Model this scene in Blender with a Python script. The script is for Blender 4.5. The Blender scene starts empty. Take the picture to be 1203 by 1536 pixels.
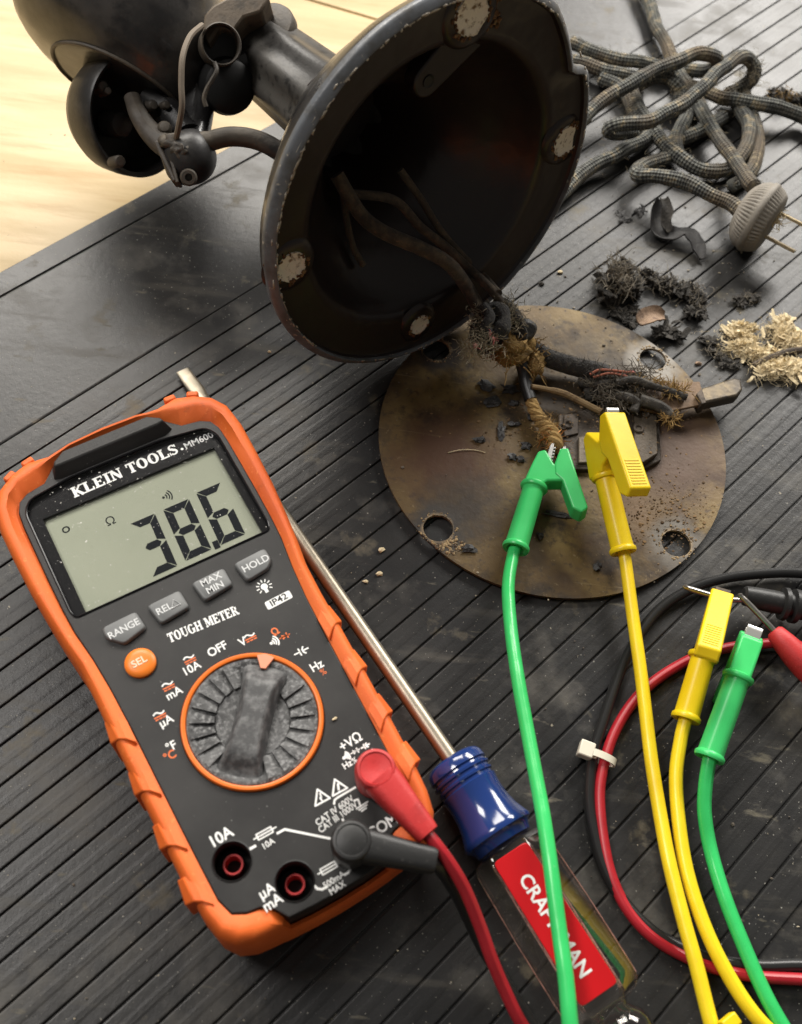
import bpy, bmesh, math, random
from mathutils import Vector, Matrix, noise
from mathutils.geometry import delaunay_2d_cdt

random.seed(7)
SC = bpy.context.scene
COL = SC.collection
S = 0.001                       # everything below is written in millimetres
V = Vector

# ------------------------------------------------------------------ camera
F_PX, CXP, CYP = 1500.0, 601.5, 768.0
TILT, ROLL, CAM_H = math.radians(30), math.radians(8), 366.0
_r = V((1, 0, 0)); _f = V((0, math.sin(TILT), -math.cos(TILT))); _u = _r.cross(_f)
CR = _r * math.cos(ROLL) + _u * math.sin(ROLL)
CU = -_r * math.sin(ROLL) + _u * math.cos(ROLL)
CF = _f
CO = V((0, 0, CAM_H))
cam = bpy.data.cameras.new('camera'); cam_o = bpy.data.objects.new('camera', cam); COL.objects.link(cam_o)
cam.sensor_fit = 'VERTICAL'; cam.sensor_height = 36; cam.sensor_width = 36
cam.lens = 36 * F_PX / 1536
cam.clip_start = 0.01; cam.clip_end = 20
M = Matrix.Identity(4)
for i in range(3):
    M[i][0] = CR[i]; M[i][1] = CU[i]; M[i][2] = -CF[i]; M[i][3] = CO[i] * S
cam_o.matrix_world = M
cam.dof.use_dof = True; cam.dof.focus_distance = 0.40; cam.dof.aperture_fstop = cam.lens / 3.0
SC.camera = cam_o

# ------------------------------------------------------------------ light: workshop lamps, no daylight
SC.view_settings.view_transform = 'Standard'
SC.view_settings.look = 'None'
SC.view_settings.gamma = 1
SC.view_settings.exposure = 0.35
W = bpy.data.worlds.new('World'); SC.world = W; W.use_nodes = True
W.node_tree.nodes['Background'].inputs[0].default_value = (1.0, 0.95, 0.88, 1)
W.node_tree.nodes['Background'].inputs[1].default_value = 0.11

def area(name, loc, target, sx, sy, power, col):
    l = bpy.data.lights.new(name, 'AREA'); l.shape = 'RECTANGLE'; l.size = sx; l.size_y = sy
    l.energy = power; l.color = col
    o = bpy.data.objects.new(name, l); COL.objects.link(o)
    o.location = loc
    d = V(target) - V(loc)
    o.rotation_euler = d.to_track_quat('-Z', 'Y').to_euler()
    return o
area('workshop_lamp', (-0.66, 1.66, 1.30), (0, 0.25, 0), 1.15, 0.75, 38, (1.0, 0.95, 0.87))
area('ceiling_lamp', (1.05, 2.5, 1.45), (0.1, 0.35, 0), 1.5, 0.8, 72, (1.0, 0.96, 0.90))
area('ceiling_lamp', (-0.85, 0.30, 1.35), (-0.05, 0.12, 0), 0.4, 0.4, 9, (1.0, 0.96, 0.92))

SC.cycles.use_denoising = True
SC.cycles.max_bounces = 8
SC.cycles.caustics_reflective = False
SC.cycles.caustics_refractive = True
SC.cycles.sample_clamp_indirect = 4

# ------------------------------------------------------------------ geometry of the view (points on planes)
def RAY(px, py):
    return ((px - CXP) * CR - (py - CYP) * CU + F_PX * CF).normalized()
def P(px, py, z=0.0):
    d = RAY(px, py)
    return CO + d * ((z - CO.z) / d.z)
def PP(px, py, pt, n):
    d = RAY(px, py)
    return CO + d * ((pt - CO).dot(n) / d.dot(n))
def PD(px, py, depth):
    d = RAY(px, py)
    return CO + d * (depth / d.dot(CF))

# ------------------------------------------------------------------ mesh helpers
def frame(ax, up=V((0, 0, 1))):
    z = ax.normalized()
    x = up.cross(z)
    if x.length < 1e-4: x = V((1, 0, 0)).cross(z)
    x.normalize(); y = z.cross(x)
    m = Matrix.Identity(4)
    for i in range(3): m[i][0], m[i][1], m[i][2] = x[i], y[i], z[i]
    return m
def at(m, p):
    m = m.copy(); m.translation = p; return m
def axes(x, y, z, o):
    m = Matrix.Identity(4)
    for i in range(3): m[i][0], m[i][1], m[i][2], m[i][3] = x[i], y[i], z[i], o[i]
    return m

class MB:
    def __init__(s): s.v = []; s.f = []; s.a = []; s.has_a = False
    def add(s, vs, fs, m=None, att=None):
        b = len(s.v)
        s.v += [(m @ V(p)) if m else V(p) for p in vs]
        s.f += [tuple(i + b for i in f) for f in fs]
        if att: s.has_a = True
        s.a += att if att else [(0, 0)] * len(vs)
        return s
    def box(s, c, sz, m=None):
        x, y, z = (k / 2 for k in sz)
        vs = [(c[0] + i * x, c[1] + j * y, c[2] + k * z) for k in (-1, 1) for j in (-1, 1) for i in (-1, 1)]
        return s.add(vs, [(0, 2, 3, 1), (4, 5, 7, 6), (0, 1, 5, 4), (2, 6, 7, 3), (0, 4, 6, 2), (1, 3, 7, 5)], m)
    def prism(s, poly, z0, z1, m=None, top=None):
        if area2(poly) < 0: poly = poly[::-1]; top = top[::-1] if top else None
        n = len(poly); top = top or poly
        vs = [(x, y, z0) for x, y in poly] + [(x, y, z1) for x, y in top]
        fs = [tuple(range(n))[::-1], tuple(range(n, 2 * n))] + [(i, (i + 1) % n, n + (i + 1) % n, n + i) for i in range(n)]
        return s.add(vs, fs, m)
    def plate(s, outer, holes, z0, z1, m=None):
        loops = [outer if area2(outer) > 0 else outer[::-1]] + [h if area2(h) < 0 else h[::-1] for h in holes]
        flat = [q for l in loops for q in l]; n = len(flat)
        ed = []; k = 0
        for l in loops:
            ed += [(k + i, k + (i + 1) % len(l)) for i in range(len(l))]; k += len(l)
        ov, _, of, oi, _, _ = delaunay_2d_cdt([V(q) for q in flat], ed, [], 0, 1e-6)
        back = [o[0] for o in oi]
        tri = []
        for t in of:
            c = (ov[t[0]] + ov[t[1]] + ov[t[2]]) / 3; ins_ = False
            for l in loops:
                for i in range(len(l)):
                    (xa, ya), (xb, yb) = l[i], l[i - 1]
                    if (ya > c.y) != (yb > c.y) and c.x < (xb - xa) * (c.y - ya) / (yb - ya) + xa: ins_ = not ins_
            if ins_: tri.append(tuple(back[i] for i in t))
        vs = [(x, y, z0) for x, y in flat] + [(x, y, z1) for x, y in flat]
        fs = []
        for t in tri:
            a, b, c = (V(flat[i]) for i in t)
            if (b - a).cross(c - a) < 0: t = t[::-1]
            fs.append(tuple(i + n for i in t)); fs.append(tuple(t)[::-1])
        k = 0
        for l in loops:
            for i in range(len(l)):
                p, q = k + i, k + (i + 1) % len(l)
                fs.append((p, q, q + n, p + n))
            k += len(l)
        return s.add(vs, fs, m)
    def loft(s, rings, cap0=True, cap1=True, m=None, closed=True):
        n = len(rings[0]); vs = [p for r in rings for p in r]; fs = []
        for j in range(len(rings) - 1):
            for i in range(n if closed else n - 1):
                a, b = j * n + i, j * n + (i + 1) % n
                fs.append((a, b, b + n, a + n))
        if cap0: fs.append(tuple(range(n))[::-1])
        if cap1: k = (len(rings) - 1) * n; fs.append(tuple(range(k, k + n)))
        return s.add(vs, fs, m)
    def lathe(s, prof, n=48, m=None, mod=None):
        vs = []; fs = []; idx = []
        for r, z in prof:
            if r < 1e-6: idx.append([len(vs)] * n); vs.append((0, 0, z)); continue
            row = []
            for i in range(n):
                t = 2 * math.pi * i / n; rr = mod(r, z, t) if mod else r
                row.append(len(vs)); vs.append((rr * math.cos(t), rr * math.sin(t), z))
            idx.append(row)
        for j in range(len(prof) - 1):
            A, B = idx[j], idx[j + 1]
            for i in range(n):
                k = (i + 1) % n
                q = [A[i], A[k], B[k], B[i]]
                u = []
                for x in q:
                    if x not in u: u.append(x)
                if len(u) > 2: fs.append(tuple(u))
        return s.add(vs, fs, m)
    def tube(s, pts, r, n=10, cap=True, flat=1.0, up=None):
        pts = [V(p) for p in pts]; L = len(pts)
        rr = r if isinstance(r, (list, tuple)) else [r] * L
        t0 = (pts[1] - pts[0]).normalized()
        ref = up or (V((0, 0, 1)) if abs(t0.z) < .9 else V((1, 0, 0)))
        vs = []; at_ = []; fs = []; ln = 0
        x = (ref - t0 * ref.dot(t0)).normalized()
        for i, p in enumerate(pts):
            t = (pts[min(i + 1, L - 1)] - pts[max(i - 1, 0)]).normalized()
            x = (x - t * x.dot(t)).normalized(); y = t.cross(x)
            if i: ln += (p - pts[i - 1]).length
            for k in range(n + 1):
                a = 2 * math.pi * k / n
                vs.append(p + (x * math.cos(a) * flat + y * math.sin(a)) * rr[i]); at_.append((ln, k / n))
        w = n + 1
        for i in range(L - 1):
            for k in range(n):
                a = i * w + k
                fs.append((a, a + 1, a + 1 + w, a + w))
        if cap:
            fs.append(tuple(range(n))[::-1]); b = (L - 1) * w; fs.append(tuple(range(b, b + n)))
        return s.add(vs, fs, None, at_)
    def blob(s, c, r, sub=2, amp=.35, fr=1.0, seed=0, m=None):
        bm = bmesh.new(); bmesh.ops.create_icosphere(bm, subdivisions=sub, radius=1)
        r = r if isinstance(r, (tuple, list)) else (r, r, r)
        vs = []
        for v in bm.verts:
            k = 1 + amp * noise.noise(v.co * fr * 1.7 + V((seed * 3.1, seed * 1.7, seed))) + amp * .5 * noise.noise(v.co * fr * 4.3 + V((seed, 9, 3)))
            p = V((v.co.x * r[0] * k, v.co.y * r[1] * k, v.co.z * r[2] * k))
            if m: p = m.to_3x3() @ p
            vs.append(p + V(c))
        fs = [tuple(v.index for v in f.verts) for f in bm.faces]
        bm.free()
        return s.add(vs, fs)
def area2(p):
    return sum(p[i][0] * p[(i + 1) % len(p)][1] - p[(i + 1) % len(p)][0] * p[i][1] for i in range(len(p)))
def circ(cx, cy, r, n=32, a0=0):
    return [(cx + r * math.cos(a0 + 2 * math.pi * i / n), cy + r * math.sin(a0 + 2 * math.pi * i / n)) for i in range(n)]
def cat(pts, n=8):
    pts = [V(p) for p in pts]; out = []
    ex = [pts[0] * 2 - pts[1]] + pts + [pts[-1] * 2 - pts[-2]]
    for i in range(1, len(ex) - 2):
        a, b, c, d = ex[i - 1:i + 3]
        for k in range(n):
            t = k / n
            out.append(.5 * ((2 * b) + (c - a) * t + (2 * a - 5 * b + 4 * c - d) * t * t + (3 * b - a - 3 * c + d) * t ** 3))
    out.append(pts[-1]); return out
def rpoly(poly, r, n=4):
    """polygon with rounded corners"""
    out = []; L = len(poly)
    for i in range(L):
        p = V(poly[i]); a = V(poly[i - 1]) - p; b = V(poly[(i + 1) % L]) - p
        k = min(r, a.length * .45, b.length * .45)
        p0 = p + a.normalized() * k; p1 = p + b.normalized() * k
        for j in range(n + 1):
            t = j / n; q = p0 * (1 - t) ** 2 + p * 2 * t * (1 - t) + p1 * t * t
            out.append((q.x, q.y))
    return out

WM = {}
FONTS = []
def wm(o):
    while o is not None and o.name not in WM: o = o.parent
    return WM[o.name] if o else Matrix.Identity(4)
def tag(o, label=None, cat_=None, group=None, kind=None):
    if label: o['label'] = label
    if cat_: o['category'] = cat_
    if group: o['group'] = group
    if kind: o['kind'] = kind
    return o
def thing(name, label, cat_, m, group=None):
    if not isinstance(m, Matrix): m = Matrix.Translation(m)
    o = bpy.data.objects.new(name, None); COL.objects.link(o); o.empty_display_size = .01
    WM[o.name] = m.copy()
    mm = m.copy(); mm.translation = m.translation * S
    o.matrix_basis = mm
    return tag(o, label, cat_, group)
def build(mb, name, mat, parent=None, smooth=True, ang=38, bevel=0, seg=2, loc=None, local=False, label=None, kind=None):
    me = bpy.data.meshes.new(name)
    inv = wm(parent).inverted() if parent and not local else None
    if parent is None and loc is not None: inv = Matrix.Translation(-V(loc))
    me.from_pydata([tuple((inv @ p if inv else p) * S) for p in mb.v], [], mb.f)
    if mb.has_a:
        for k, nm in enumerate(('along', 'around')):
            a = me.attributes.new(nm, 'FLOAT', 'POINT')
            a.data.foreach_set('value', [t[k] for t in mb.a])
    me.update()
    if smooth:
        me.polygons.foreach_set('use_smooth', [True] * len(me.polygons))
        me.set_sharp_from_angle(angle=math.radians(ang))
    if mat: me.materials.append(mat)
    o = bpy.data.objects.new(name, me); COL.objects.link(o)
    if parent: o.parent = parent
    elif loc is not None: o.location = V(loc) * S
    if parent is None: WM[o.name] = Matrix.Translation(V(loc) if loc is not None else V((0, 0, 0)))
    if bevel:
        b = o.modifiers.new('bevel', 'BEVEL'); b.width = bevel * S; b.segments = seg; b.limit_method = 'ANGLE'; b.angle_limit = math.radians(35)
        b.harden_normals = False
    if label: o['label'] = label
    if kind: o['kind'] = kind
    return o
def text(s, m, cap, mat, parent, xs=1.0, bold=0.0, align='CENTER', name='lettering'):
    """lettering lying in the local plane of matrix m (mm, in the parent's local space)"""
    c = bpy.data.curves.new(name, 'FONT'); c.body = s; c.size = cap / .69 * S
    c.align_x = align; c.align_y = 'CENTER'; c.offset = bold * S; c.extrude = 0.03 * S; c.resolution_u = 4
    c.materials.append(mat)
    o = bpy.data.objects.new(name, c); COL.objects.link(o); o.parent = parent
    mm = m.copy(); mm.translation = m.translation * S
    o.matrix_basis = mm @ Matrix.Diagonal((xs, 1, 1, 1))
    FONTS.append(o)
    return o

# ------------------------------------------------------------------ materials
def pm(name, col, rough=.5, metal=0.0, layers=(), bump=(), spec=.5, coat=0.0, trans=0.0, ior=1.45, world=False, stretch=None, rvar=0.0, sheen=0.0):
    """procedural material; layers = (scale per mm, colour, lo, hi, detail, roughness or None[, stretch]); bump = (scale, height mm, detail)"""
    m = bpy.data.materials.new(name); m.use_nodes = True
    nt = m.node_tree; N = nt.nodes; L = nt.links
    b = N['Principled BSDF']
    b.inputs['Base Color'].default_value = (*col, 1); b.inputs['Roughness'].default_value = rough
    b.inputs['Metallic'].default_value = metal; b.inputs['Specular IOR Level'].default_value = spec
    b.inputs['Coat Weight'].default_value = coat; b.inputs['Coat Roughness'].default_value = .12
    b.inputs['Transmission Weight'].default_value = trans; b.inputs['IOR'].default_value = ior
    if sheen: b.inputs['Sheen Weight'].default_value = sheen; b.inputs['Sheen Roughness'].default_value = .6
    if world: co = N.new('ShaderNodeNewGeometry').outputs['Position']
    else: co = N.new('ShaderNodeTexCoord').outputs['Object']
    def nz(sc, det, st=None):
        src = co
        if st:
            mp_ = N.new('ShaderNodeMapping'); mp_.inputs['Rotation'].default_value = (0, 0, st[0]); mp_.inputs['Scale'].default_value = st[1:]
            L.new(co, mp_.inputs[0]); src = mp_.outputs[0]
        t = N.new('ShaderNodeTexNoise'); t.inputs['Scale'].default_value = sc * 1000; t.inputs['Detail'].default_value = det
        t.inputs['Roughness'].default_value = .62
        L.new(src, t.inputs['Vector']); return t.outputs['Fac']
    cprev = None; rprev = None
    for ly in layers:
        sc, c2, lo, hi, det, rg = ly[:6]
        f = nz(sc, det, ly[6] if len(ly) > 6 else stretch)
        mr = N.new('ShaderNodeMapRange'); mr.inputs[1].default_value = lo; mr.inputs[2].default_value = hi; mr.clamp = True
        L.new(f, mr.inputs[0])
        mx = N.new('ShaderNodeMix'); mx.data_type = 'RGBA'
        mx.inputs[6].default_value = (*col, 1); mx.inputs[7].default_value = (*c2, 1)
        if cprev: L.new(cprev, mx.inputs[6])
        L.new(mr.outputs[0], mx.inputs[0]); cprev = mx.outputs[2]
        if rg is not None:
            mr2 = N.new('ShaderNodeMix'); mr2.inputs[2].default_value = rough; mr2.inputs[3].default_value = rg
            if rprev: L.new(rprev, mr2.inputs[2])
            L.new(mr.outputs[0], mr2.inputs[0]); rprev = mr2.outputs[0]
    if cprev: L.new(cprev, b.inputs['Base Color'])
    if rprev: L.new(rprev, b.inputs['Roughness'])
    nprev = None
    for sc, h, det in bump:
        bn = N.new('ShaderNodeBump'); bn.inputs['Distance'].default_value = h * S; bn.inputs['Strength'].default_value = 1
        L.new(nz(sc, det), bn.inputs['Height'])
        if nprev: L.new(nprev, bn.inputs['Normal'])
        nprev = bn.outputs[0]
    if nprev:
        L.new(nprev, b.inputs['Normal'])
    return m
PHI = math.radians(50.35)
_st = (-PHI, .25, 1.6, 1)
RUBBER = pm('mat_rubber', (.017, .017, .0175), .35, world=True, bump=((1.6, .05, 3), (.25, .10, 2)), layers=(
    (.012, (.026, .025, .0235), .4, .65, 4, .42),
    (.05, (.060, .054, .043), .57, .78, 6, .55, _st),
    (.035, (.16, .135, .085), .61, .76, 8, .7),
    (.11, (.13, .115, .08), .63, .72, 6, .7, (-PHI, .35, 1.2, 1)),
    (.022, (.085, .079, .068), .54, .72, 8, .55),
    (.30, (.30, .27, .21), .73, .76, 2, .8),
    (.9, (.26, .25, .22), .725, .76, 1, .8)))
def facing_fresnel(N, L, ior):
    fr = N.new('ShaderNodeFresnel'); fr.inputs['IOR'].default_value = ior
    ge = N.new('ShaderNodeNewGeometry'); sb = N.new('ShaderNodeMath'); sb.operation = 'SUBTRACT'; sb.inputs[0].default_value = 1
    L.new(ge.outputs['Backfacing'], sb.inputs[1]); ml = N.new('ShaderNodeMath'); ml.operation = 'MULTIPLY'
    L.new(fr.outputs[0], ml.inputs[0]); L.new(sb.outputs[0], ml.inputs[1]); return ml.outputs[0]
def acetate():
    m = bpy.data.materials.new('clear_acetate'); m.use_nodes = True
    nt = m.node_tree; N = nt.nodes; L = nt.links; out = N['Material Output']; N.remove(N['Principled BSDF'])
    tr = N.new('ShaderNodeBsdfTransparent'); tr.inputs[0].default_value = (.97, .95, .93, 1)
    gs = N.new('ShaderNodeBsdfGlass'); gs.inputs['Color'].default_value = (.98, .95, .92, 1); gs.inputs['IOR'].default_value = 1.4; gs.inputs['Roughness'].default_value = .02
    gl = N.new('ShaderNodeBsdfGlossy'); gl.inputs['Roughness'].default_value = .04
    a = N.new('ShaderNodeMixShader'); a.inputs[0].default_value = .24; L.new(tr.outputs[0], a.inputs[1]); L.new(gs.outputs[0], a.inputs[2])
    b = N.new('ShaderNodeMixShader'); L.new(facing_fresnel(N, L, 1.7), b.inputs[0]); L.new(a.outputs[0], b.inputs[1]); L.new(gl.outputs[0], b.inputs[2])
    L.new(b.outputs[0], out.inputs['Surface'])
    return m
WOOD = pm('bench_wood', (.46, .335, .16), .5, world=True, bump=((.3, .15, 4),), layers=(
    (.02, (.58, .43, .22), .38, .62, 5, .42, (-.75, .3, 2.2, 1)),
    (.045, (.40, .26, .10), .55, .74, 6, None, (-.75, .25, 1.8, 1)),
    (.025, (.22, .16, .05), .69, .8, 6, None, (-.3, .6, 2, 1))))
ORANGE = pm('orange_rubber', (.80, .155, .022), .58, bump=((3.2, .10, 2),), layers=((.02, (.68, .11, .016), .42, .66, 4, .5), (.12, (.42, .085, .02), .66, .80, 7, None), (.5, (.85, .22, .05), .62, .72, 3, None)))
FACE = pm('grey_plastic', (.0155, .015, .0148), .46, spec=.4, bump=((5, .06, 1),), layers=((.03, (.030, .029, .028), .4, .65, 4, .52), (.8, (.16, .155, .15), .72, .77, 2, .7)))
FACE_GLOSS = pm('black_glossy_plastic', (.008, .008, .009), .22, spec=.25, layers=((.9, (.2, .2, .2), .74, .78, 2, .6),))
DARKHOLE = pm('socket_black', (.006, .006, .006), .5)
WHITE = pm('white_print', (.84, .84, .82), .6)
ORPRINT = pm('orange_print', (.80, .17, .04), .6)
BTN = pm('button_grey', (.16, .165, .165), .5, bump=((4, .02, 1),))
DIALM = pm('dial_dusty_plastic', (.030, .030, .031), .6, bump=((1.2, .35, 6), (4, .1, 2)), layers=((.12, (.12, .12, .12), .36, .58, 6, .75), (.7, (.25, .25, .25), .48, .66, 6, .8)))
DIALBAR = pm('dial_bar_plastic', (.055, .055, .056), .5, bump=((3, .1, 3),), layers=((.3, (.16, .16, .16), .44, .66, 8, .6),))
ORPALE = pm('orange_pointer', (.78, .30, .18), .5)
LCDM = pm('lcd_glass', (.25, .275, .21), .5, spec=.1, layers=((.012, (.31, .33, .255), .4, .65, 2, None),))
SEGM = pm('lcd_segment', (.006, .008, .011), .6, spec=.1)
REDRUB = pm('red_rubber', (.50, .028, .028), .5, bump=((2, .08, 3),), layers=((.12, (.36, .02, .02), .5, .7, 4, None), (.9, (.62, .09, .08), .62, .74, 4, .65)))
REDJACK = pm('red_jack', (.55, .05, .05), .4)
REDCAB = pm('red_cable', (.42, .018, .028), .36, layers=((.1, (.34, .012, .02), .4, .7, 2, None),))
BLKCAB = pm('black_cable', (.014, .014, .014), .34, bump=((1, .03, 2),))
BLKRUB = pm('black_rubber', (.018, .018, .018), .42, bump=((2, .07, 3),), layers=((.6, (.06, .058, .055), .6, .75, 4, .6),))
GREEN = pm('green_vinyl', (.060, .62, .17), .33, bump=((1, .02, 2),), layers=((.05, (.045, .54, .14), .4, .7, 2, None), (.22, (.05, .36, .12), .66, .82, 6, .5)))
GREENC = pm('green_cable', (.045, .58, .15), .22, bump=((.05, .6, 2),), layers=((.04, (.032, .50, .12), .4, .7, 3, .32), (.8, (.12, .45, .18), .68, .78, 3, .5)))
YELLOW = pm('yellow_vinyl', (.86, .63, .012), .36, bump=((1, .02, 2),), layers=((.05, (.78, .54, .008), .4, .7, 2, None), (.22, (.50, .34, .03), .66, .82, 6, .5)))
YELLOWC = pm('yellow_cable', (.90, .66, .02), .28, bump=((.05, .6, 2),), layers=((.04, (.80, .56, .012), .45, .75, 3, .36), (.8, (.62, .47, .12), .68, .78, 3, .5)))
STEEL = pm('bright_steel', (.50, .48, .45), .30, metal=1, bump=((1.5, .04, 3),), layers=((.3, (.35, .32, .28), .55, .75, 4, .4),))
TIN = pm('tinned_metal', (.55, .54, .52), .36, metal=.85)
SHAFT = pm('shaft_steel', (.30, .265, .21), .42, metal=1, bump=((3, .03, 2),), layers=((.2, (.40, .34, .26), .5, .75, 3, .4),))
BLUE = pm('blue_plastic', (.012, .035, .155), .14, coat=.5)
def clear_mat(name, tint, rough, ior=1.47):
    m = pm(name, tint, rough, trans=1.0, ior=ior)
    return m
CLEAR = acetate()
def edge_glint_mat():  # bright reddish reflection lines of the clear handle, painted as surface colour
    m = bpy.data.materials.new('painted_glint_acetate'); m.use_nodes = True
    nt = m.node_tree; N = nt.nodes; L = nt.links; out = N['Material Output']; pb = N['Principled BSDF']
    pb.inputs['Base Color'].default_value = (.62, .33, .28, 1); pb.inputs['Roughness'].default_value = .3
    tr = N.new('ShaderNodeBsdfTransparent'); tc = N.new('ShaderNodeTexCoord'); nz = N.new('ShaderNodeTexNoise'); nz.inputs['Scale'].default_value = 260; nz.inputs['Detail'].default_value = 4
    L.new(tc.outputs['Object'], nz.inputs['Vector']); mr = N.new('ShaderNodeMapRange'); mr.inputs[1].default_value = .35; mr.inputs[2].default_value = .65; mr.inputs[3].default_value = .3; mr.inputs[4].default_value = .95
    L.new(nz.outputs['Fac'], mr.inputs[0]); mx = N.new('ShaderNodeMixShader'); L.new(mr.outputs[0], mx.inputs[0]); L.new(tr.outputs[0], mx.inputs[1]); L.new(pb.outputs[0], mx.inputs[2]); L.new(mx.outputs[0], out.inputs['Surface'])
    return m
EDGE_GLINT = edge_glint_mat()
REDLAB = pm('red_label', (.58, .008, .012), .2, coat=.6, layers=((.02, (.50, .006, .01), .4, .7, 2, None), (.5, (.62, .20, .18), .74, .78, 5, .5)))
def pane_mat():
    m = bpy.data.materials.new('clear_window'); m.use_nodes = True
    nt = m.node_tree; N = nt.nodes; L = nt.links; out = N['Material Output']; N.remove(N['Principled BSDF'])
    tr = N.new('ShaderNodeBsdfTransparent'); gl = N.new('ShaderNodeBsdfGlossy'); gl.inputs['Roughness'].default_value = .06
    mx = N.new('ShaderNodeMixShader'); L.new(facing_fresnel(N, L, 1.45), mx.inputs[0]); L.new(tr.outputs[0], mx.inputs[1]); L.new(gl.outputs[0], mx.inputs[2])
    df = N.new('ShaderNodeBsdfDiffuse'); df.inputs['Color'].default_value = (.7, .68, .64, 1)
    tc = N.new('ShaderNodeTexCoord'); nz = N.new('ShaderNodeTexNoise'); nz.inputs['Scale'].default_value = 900; nz.inputs['Detail'].default_value = 2
    L.new(tc.outputs['Object'], nz.inputs['Vector'])
    mr = N.new('ShaderNodeMapRange'); mr.inputs[1].default_value = .70; mr.inputs[2].default_value = .76; mr.inputs[4].default_value = .75
    L.new(nz.outputs['Fac'], mr.inputs[0])
    m2 = N.new('ShaderNodeMixShader'); L.new(mr.outputs[0], m2.inputs[0]); L.new(mx.outputs[0], m2.inputs[1]); L.new(df.outputs[0], m2.inputs[2])
    L.new(m2.outputs[0], out.inputs['Surface'])
    return m
PANE = pane_mat()
ENAMEL = pm('black_enamel', (.014, .0135, .014), .27, coat=.25, bump=((.05, .25, 3), (1.5, .03, 3)), layers=((.04, (.030, .029, .028), .42, .65, 5, .36), (.35, (.075, .066, .055), .64, .78, 6, .6)))
ENAMEL_IN = pm('dark_brown_enamel', (.019, .0135, .0125), .29, spec=.5, bump=((.03, .9, 3), (1.2, .03, 3)), layers=((.03, (.018, .0075, .007), .5, .75, 4, .40), (.5, (.06, .05, .042), .70, .78, 4, .5)))
RIM_SHEEN_CHIPS = pm('chipped_rim_sheen', (.13, .14, .155), .34, bump=((.6, .10, 5),), layers=((.10, (.08, .08, .08), .45, .65, 5, .45), (.30, (.40, .36, .30), .63, .68, 7, .6)))  # blue-grey base paints a highlight on black enamel; the chips are wear
IRON = pm('dirty_cast_iron', (.060, .050, .040), .55, bump=((.5, .2, 5),), layers=((.08, (.11, .092, .070), .42, .65, 6, .6), (.05, (.022, .02, .018), .55, .7, 4, .4)))
HOLE_LIGHT = pm('painted_hole_light', (.80, .75, .66), .8, bump=((.8, .6, 5),), layers=((.35, (.16, .09, .035), .52, .66, 6, None), (.8, (.72, .68, .60), .62, .72, 3, None)))  # pale tone paints the light showing through the screw holes
RUSTRES = pm('rusty_residue', (.10, .045, .018), .85, bump=((.9, .5, 5),), layers=((.4, (.28, .18, .085), .48, .64, 6, None),))
DKWIRE = pm('old_cloth_wire', (.045, .032, .022), .8, bump=((1.6, .2, 4),), sheen=.1, layers=((.25, (.10, .070, .042), .45, .65, 5, None), (.5, (.24, .10, .055), .66, .74, 4, None)))
FRINGE = pm('black_cloth_fibre', (.022, .020, .019), .85, bump=((1.3, .9, 4),), sheen=.1, layers=((.4, (.09, .08, .065), .52, .7, 6, None),))
PINKF = pm('pink_thread', (.50, .16, .15), .8)
TANF = pm('tan_cotton', (.34, .215, .075), .9, bump=((1.4, .5, 5),), layers=((.3, (.16, .095, .03), .45, .65, 5, None), (.9, (.48, .33, .14), .58, .72, 4, None)))
CREAMF = pm('cream_cotton', (.74, .62, .40), .9, bump=((1.4, .5, 5),), layers=((.25, (.44, .33, .17), .5, .7, 5, None),))
GREYF = pm('charred_insulation', (.052, .047, .041), .85, bump=((1.0, .8, 5),), layers=((.25, (.13, .115, .095), .5, .7, 6, None), (.12, (.012, .012, .012), .5, .7, 4, None)))
CHAR = pm('char_flake', (.030, .029, .029), .5, bump=((1.0, .4, 4),), layers=((.3, (.07, .066, .062), .52, .72, 5, .65),))
BRONZE = pm('copper_strand', (.55, .25, .09), .35, metal=.8)
BROWNFL = pm('brown_flake', (.30, .20, .13), .7, bump=((.8, .5, 5),), layers=((.3, (.10, .06, .04), .5, .7, 5, None),))
PINKPAT = pm('bakelite_grey', (.27, .245, .21), .62, bump=((.5, .2, 5),), layers=((.08, (.20, .18, .15), .4, .65, 6, None), (.6, (.16, .13, .095), .6, .75, 5, None)))
TIEW = pm('white_nylon', (.74, .70, .58), .35)
BRASS = pm('dull_brass', (.45, .36, .22), .38, metal=.9, layers=((.3, (.22, .16, .09), .5, .7, 4, .5),))
DKMETAL = pm('dark_rusty_metal', (.060, .046, .034), .6, metal=.2, bump=((.7, .3, 5),), layers=((.12, (.13, .10, .075), .48, .68, 6, None), (.5, (.02, .017, .015), .55, .7, 5, None)))
LEVERM = pm('worn_lever_metal', (.10, .085, .068), .45, metal=.5, bump=((.6, .1, 4),), layers=((.06, (.24, .19, .12), .45, .6, 3, .5), (.3, (.06, .05, .045), .58, .72, 5, None)))

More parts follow.
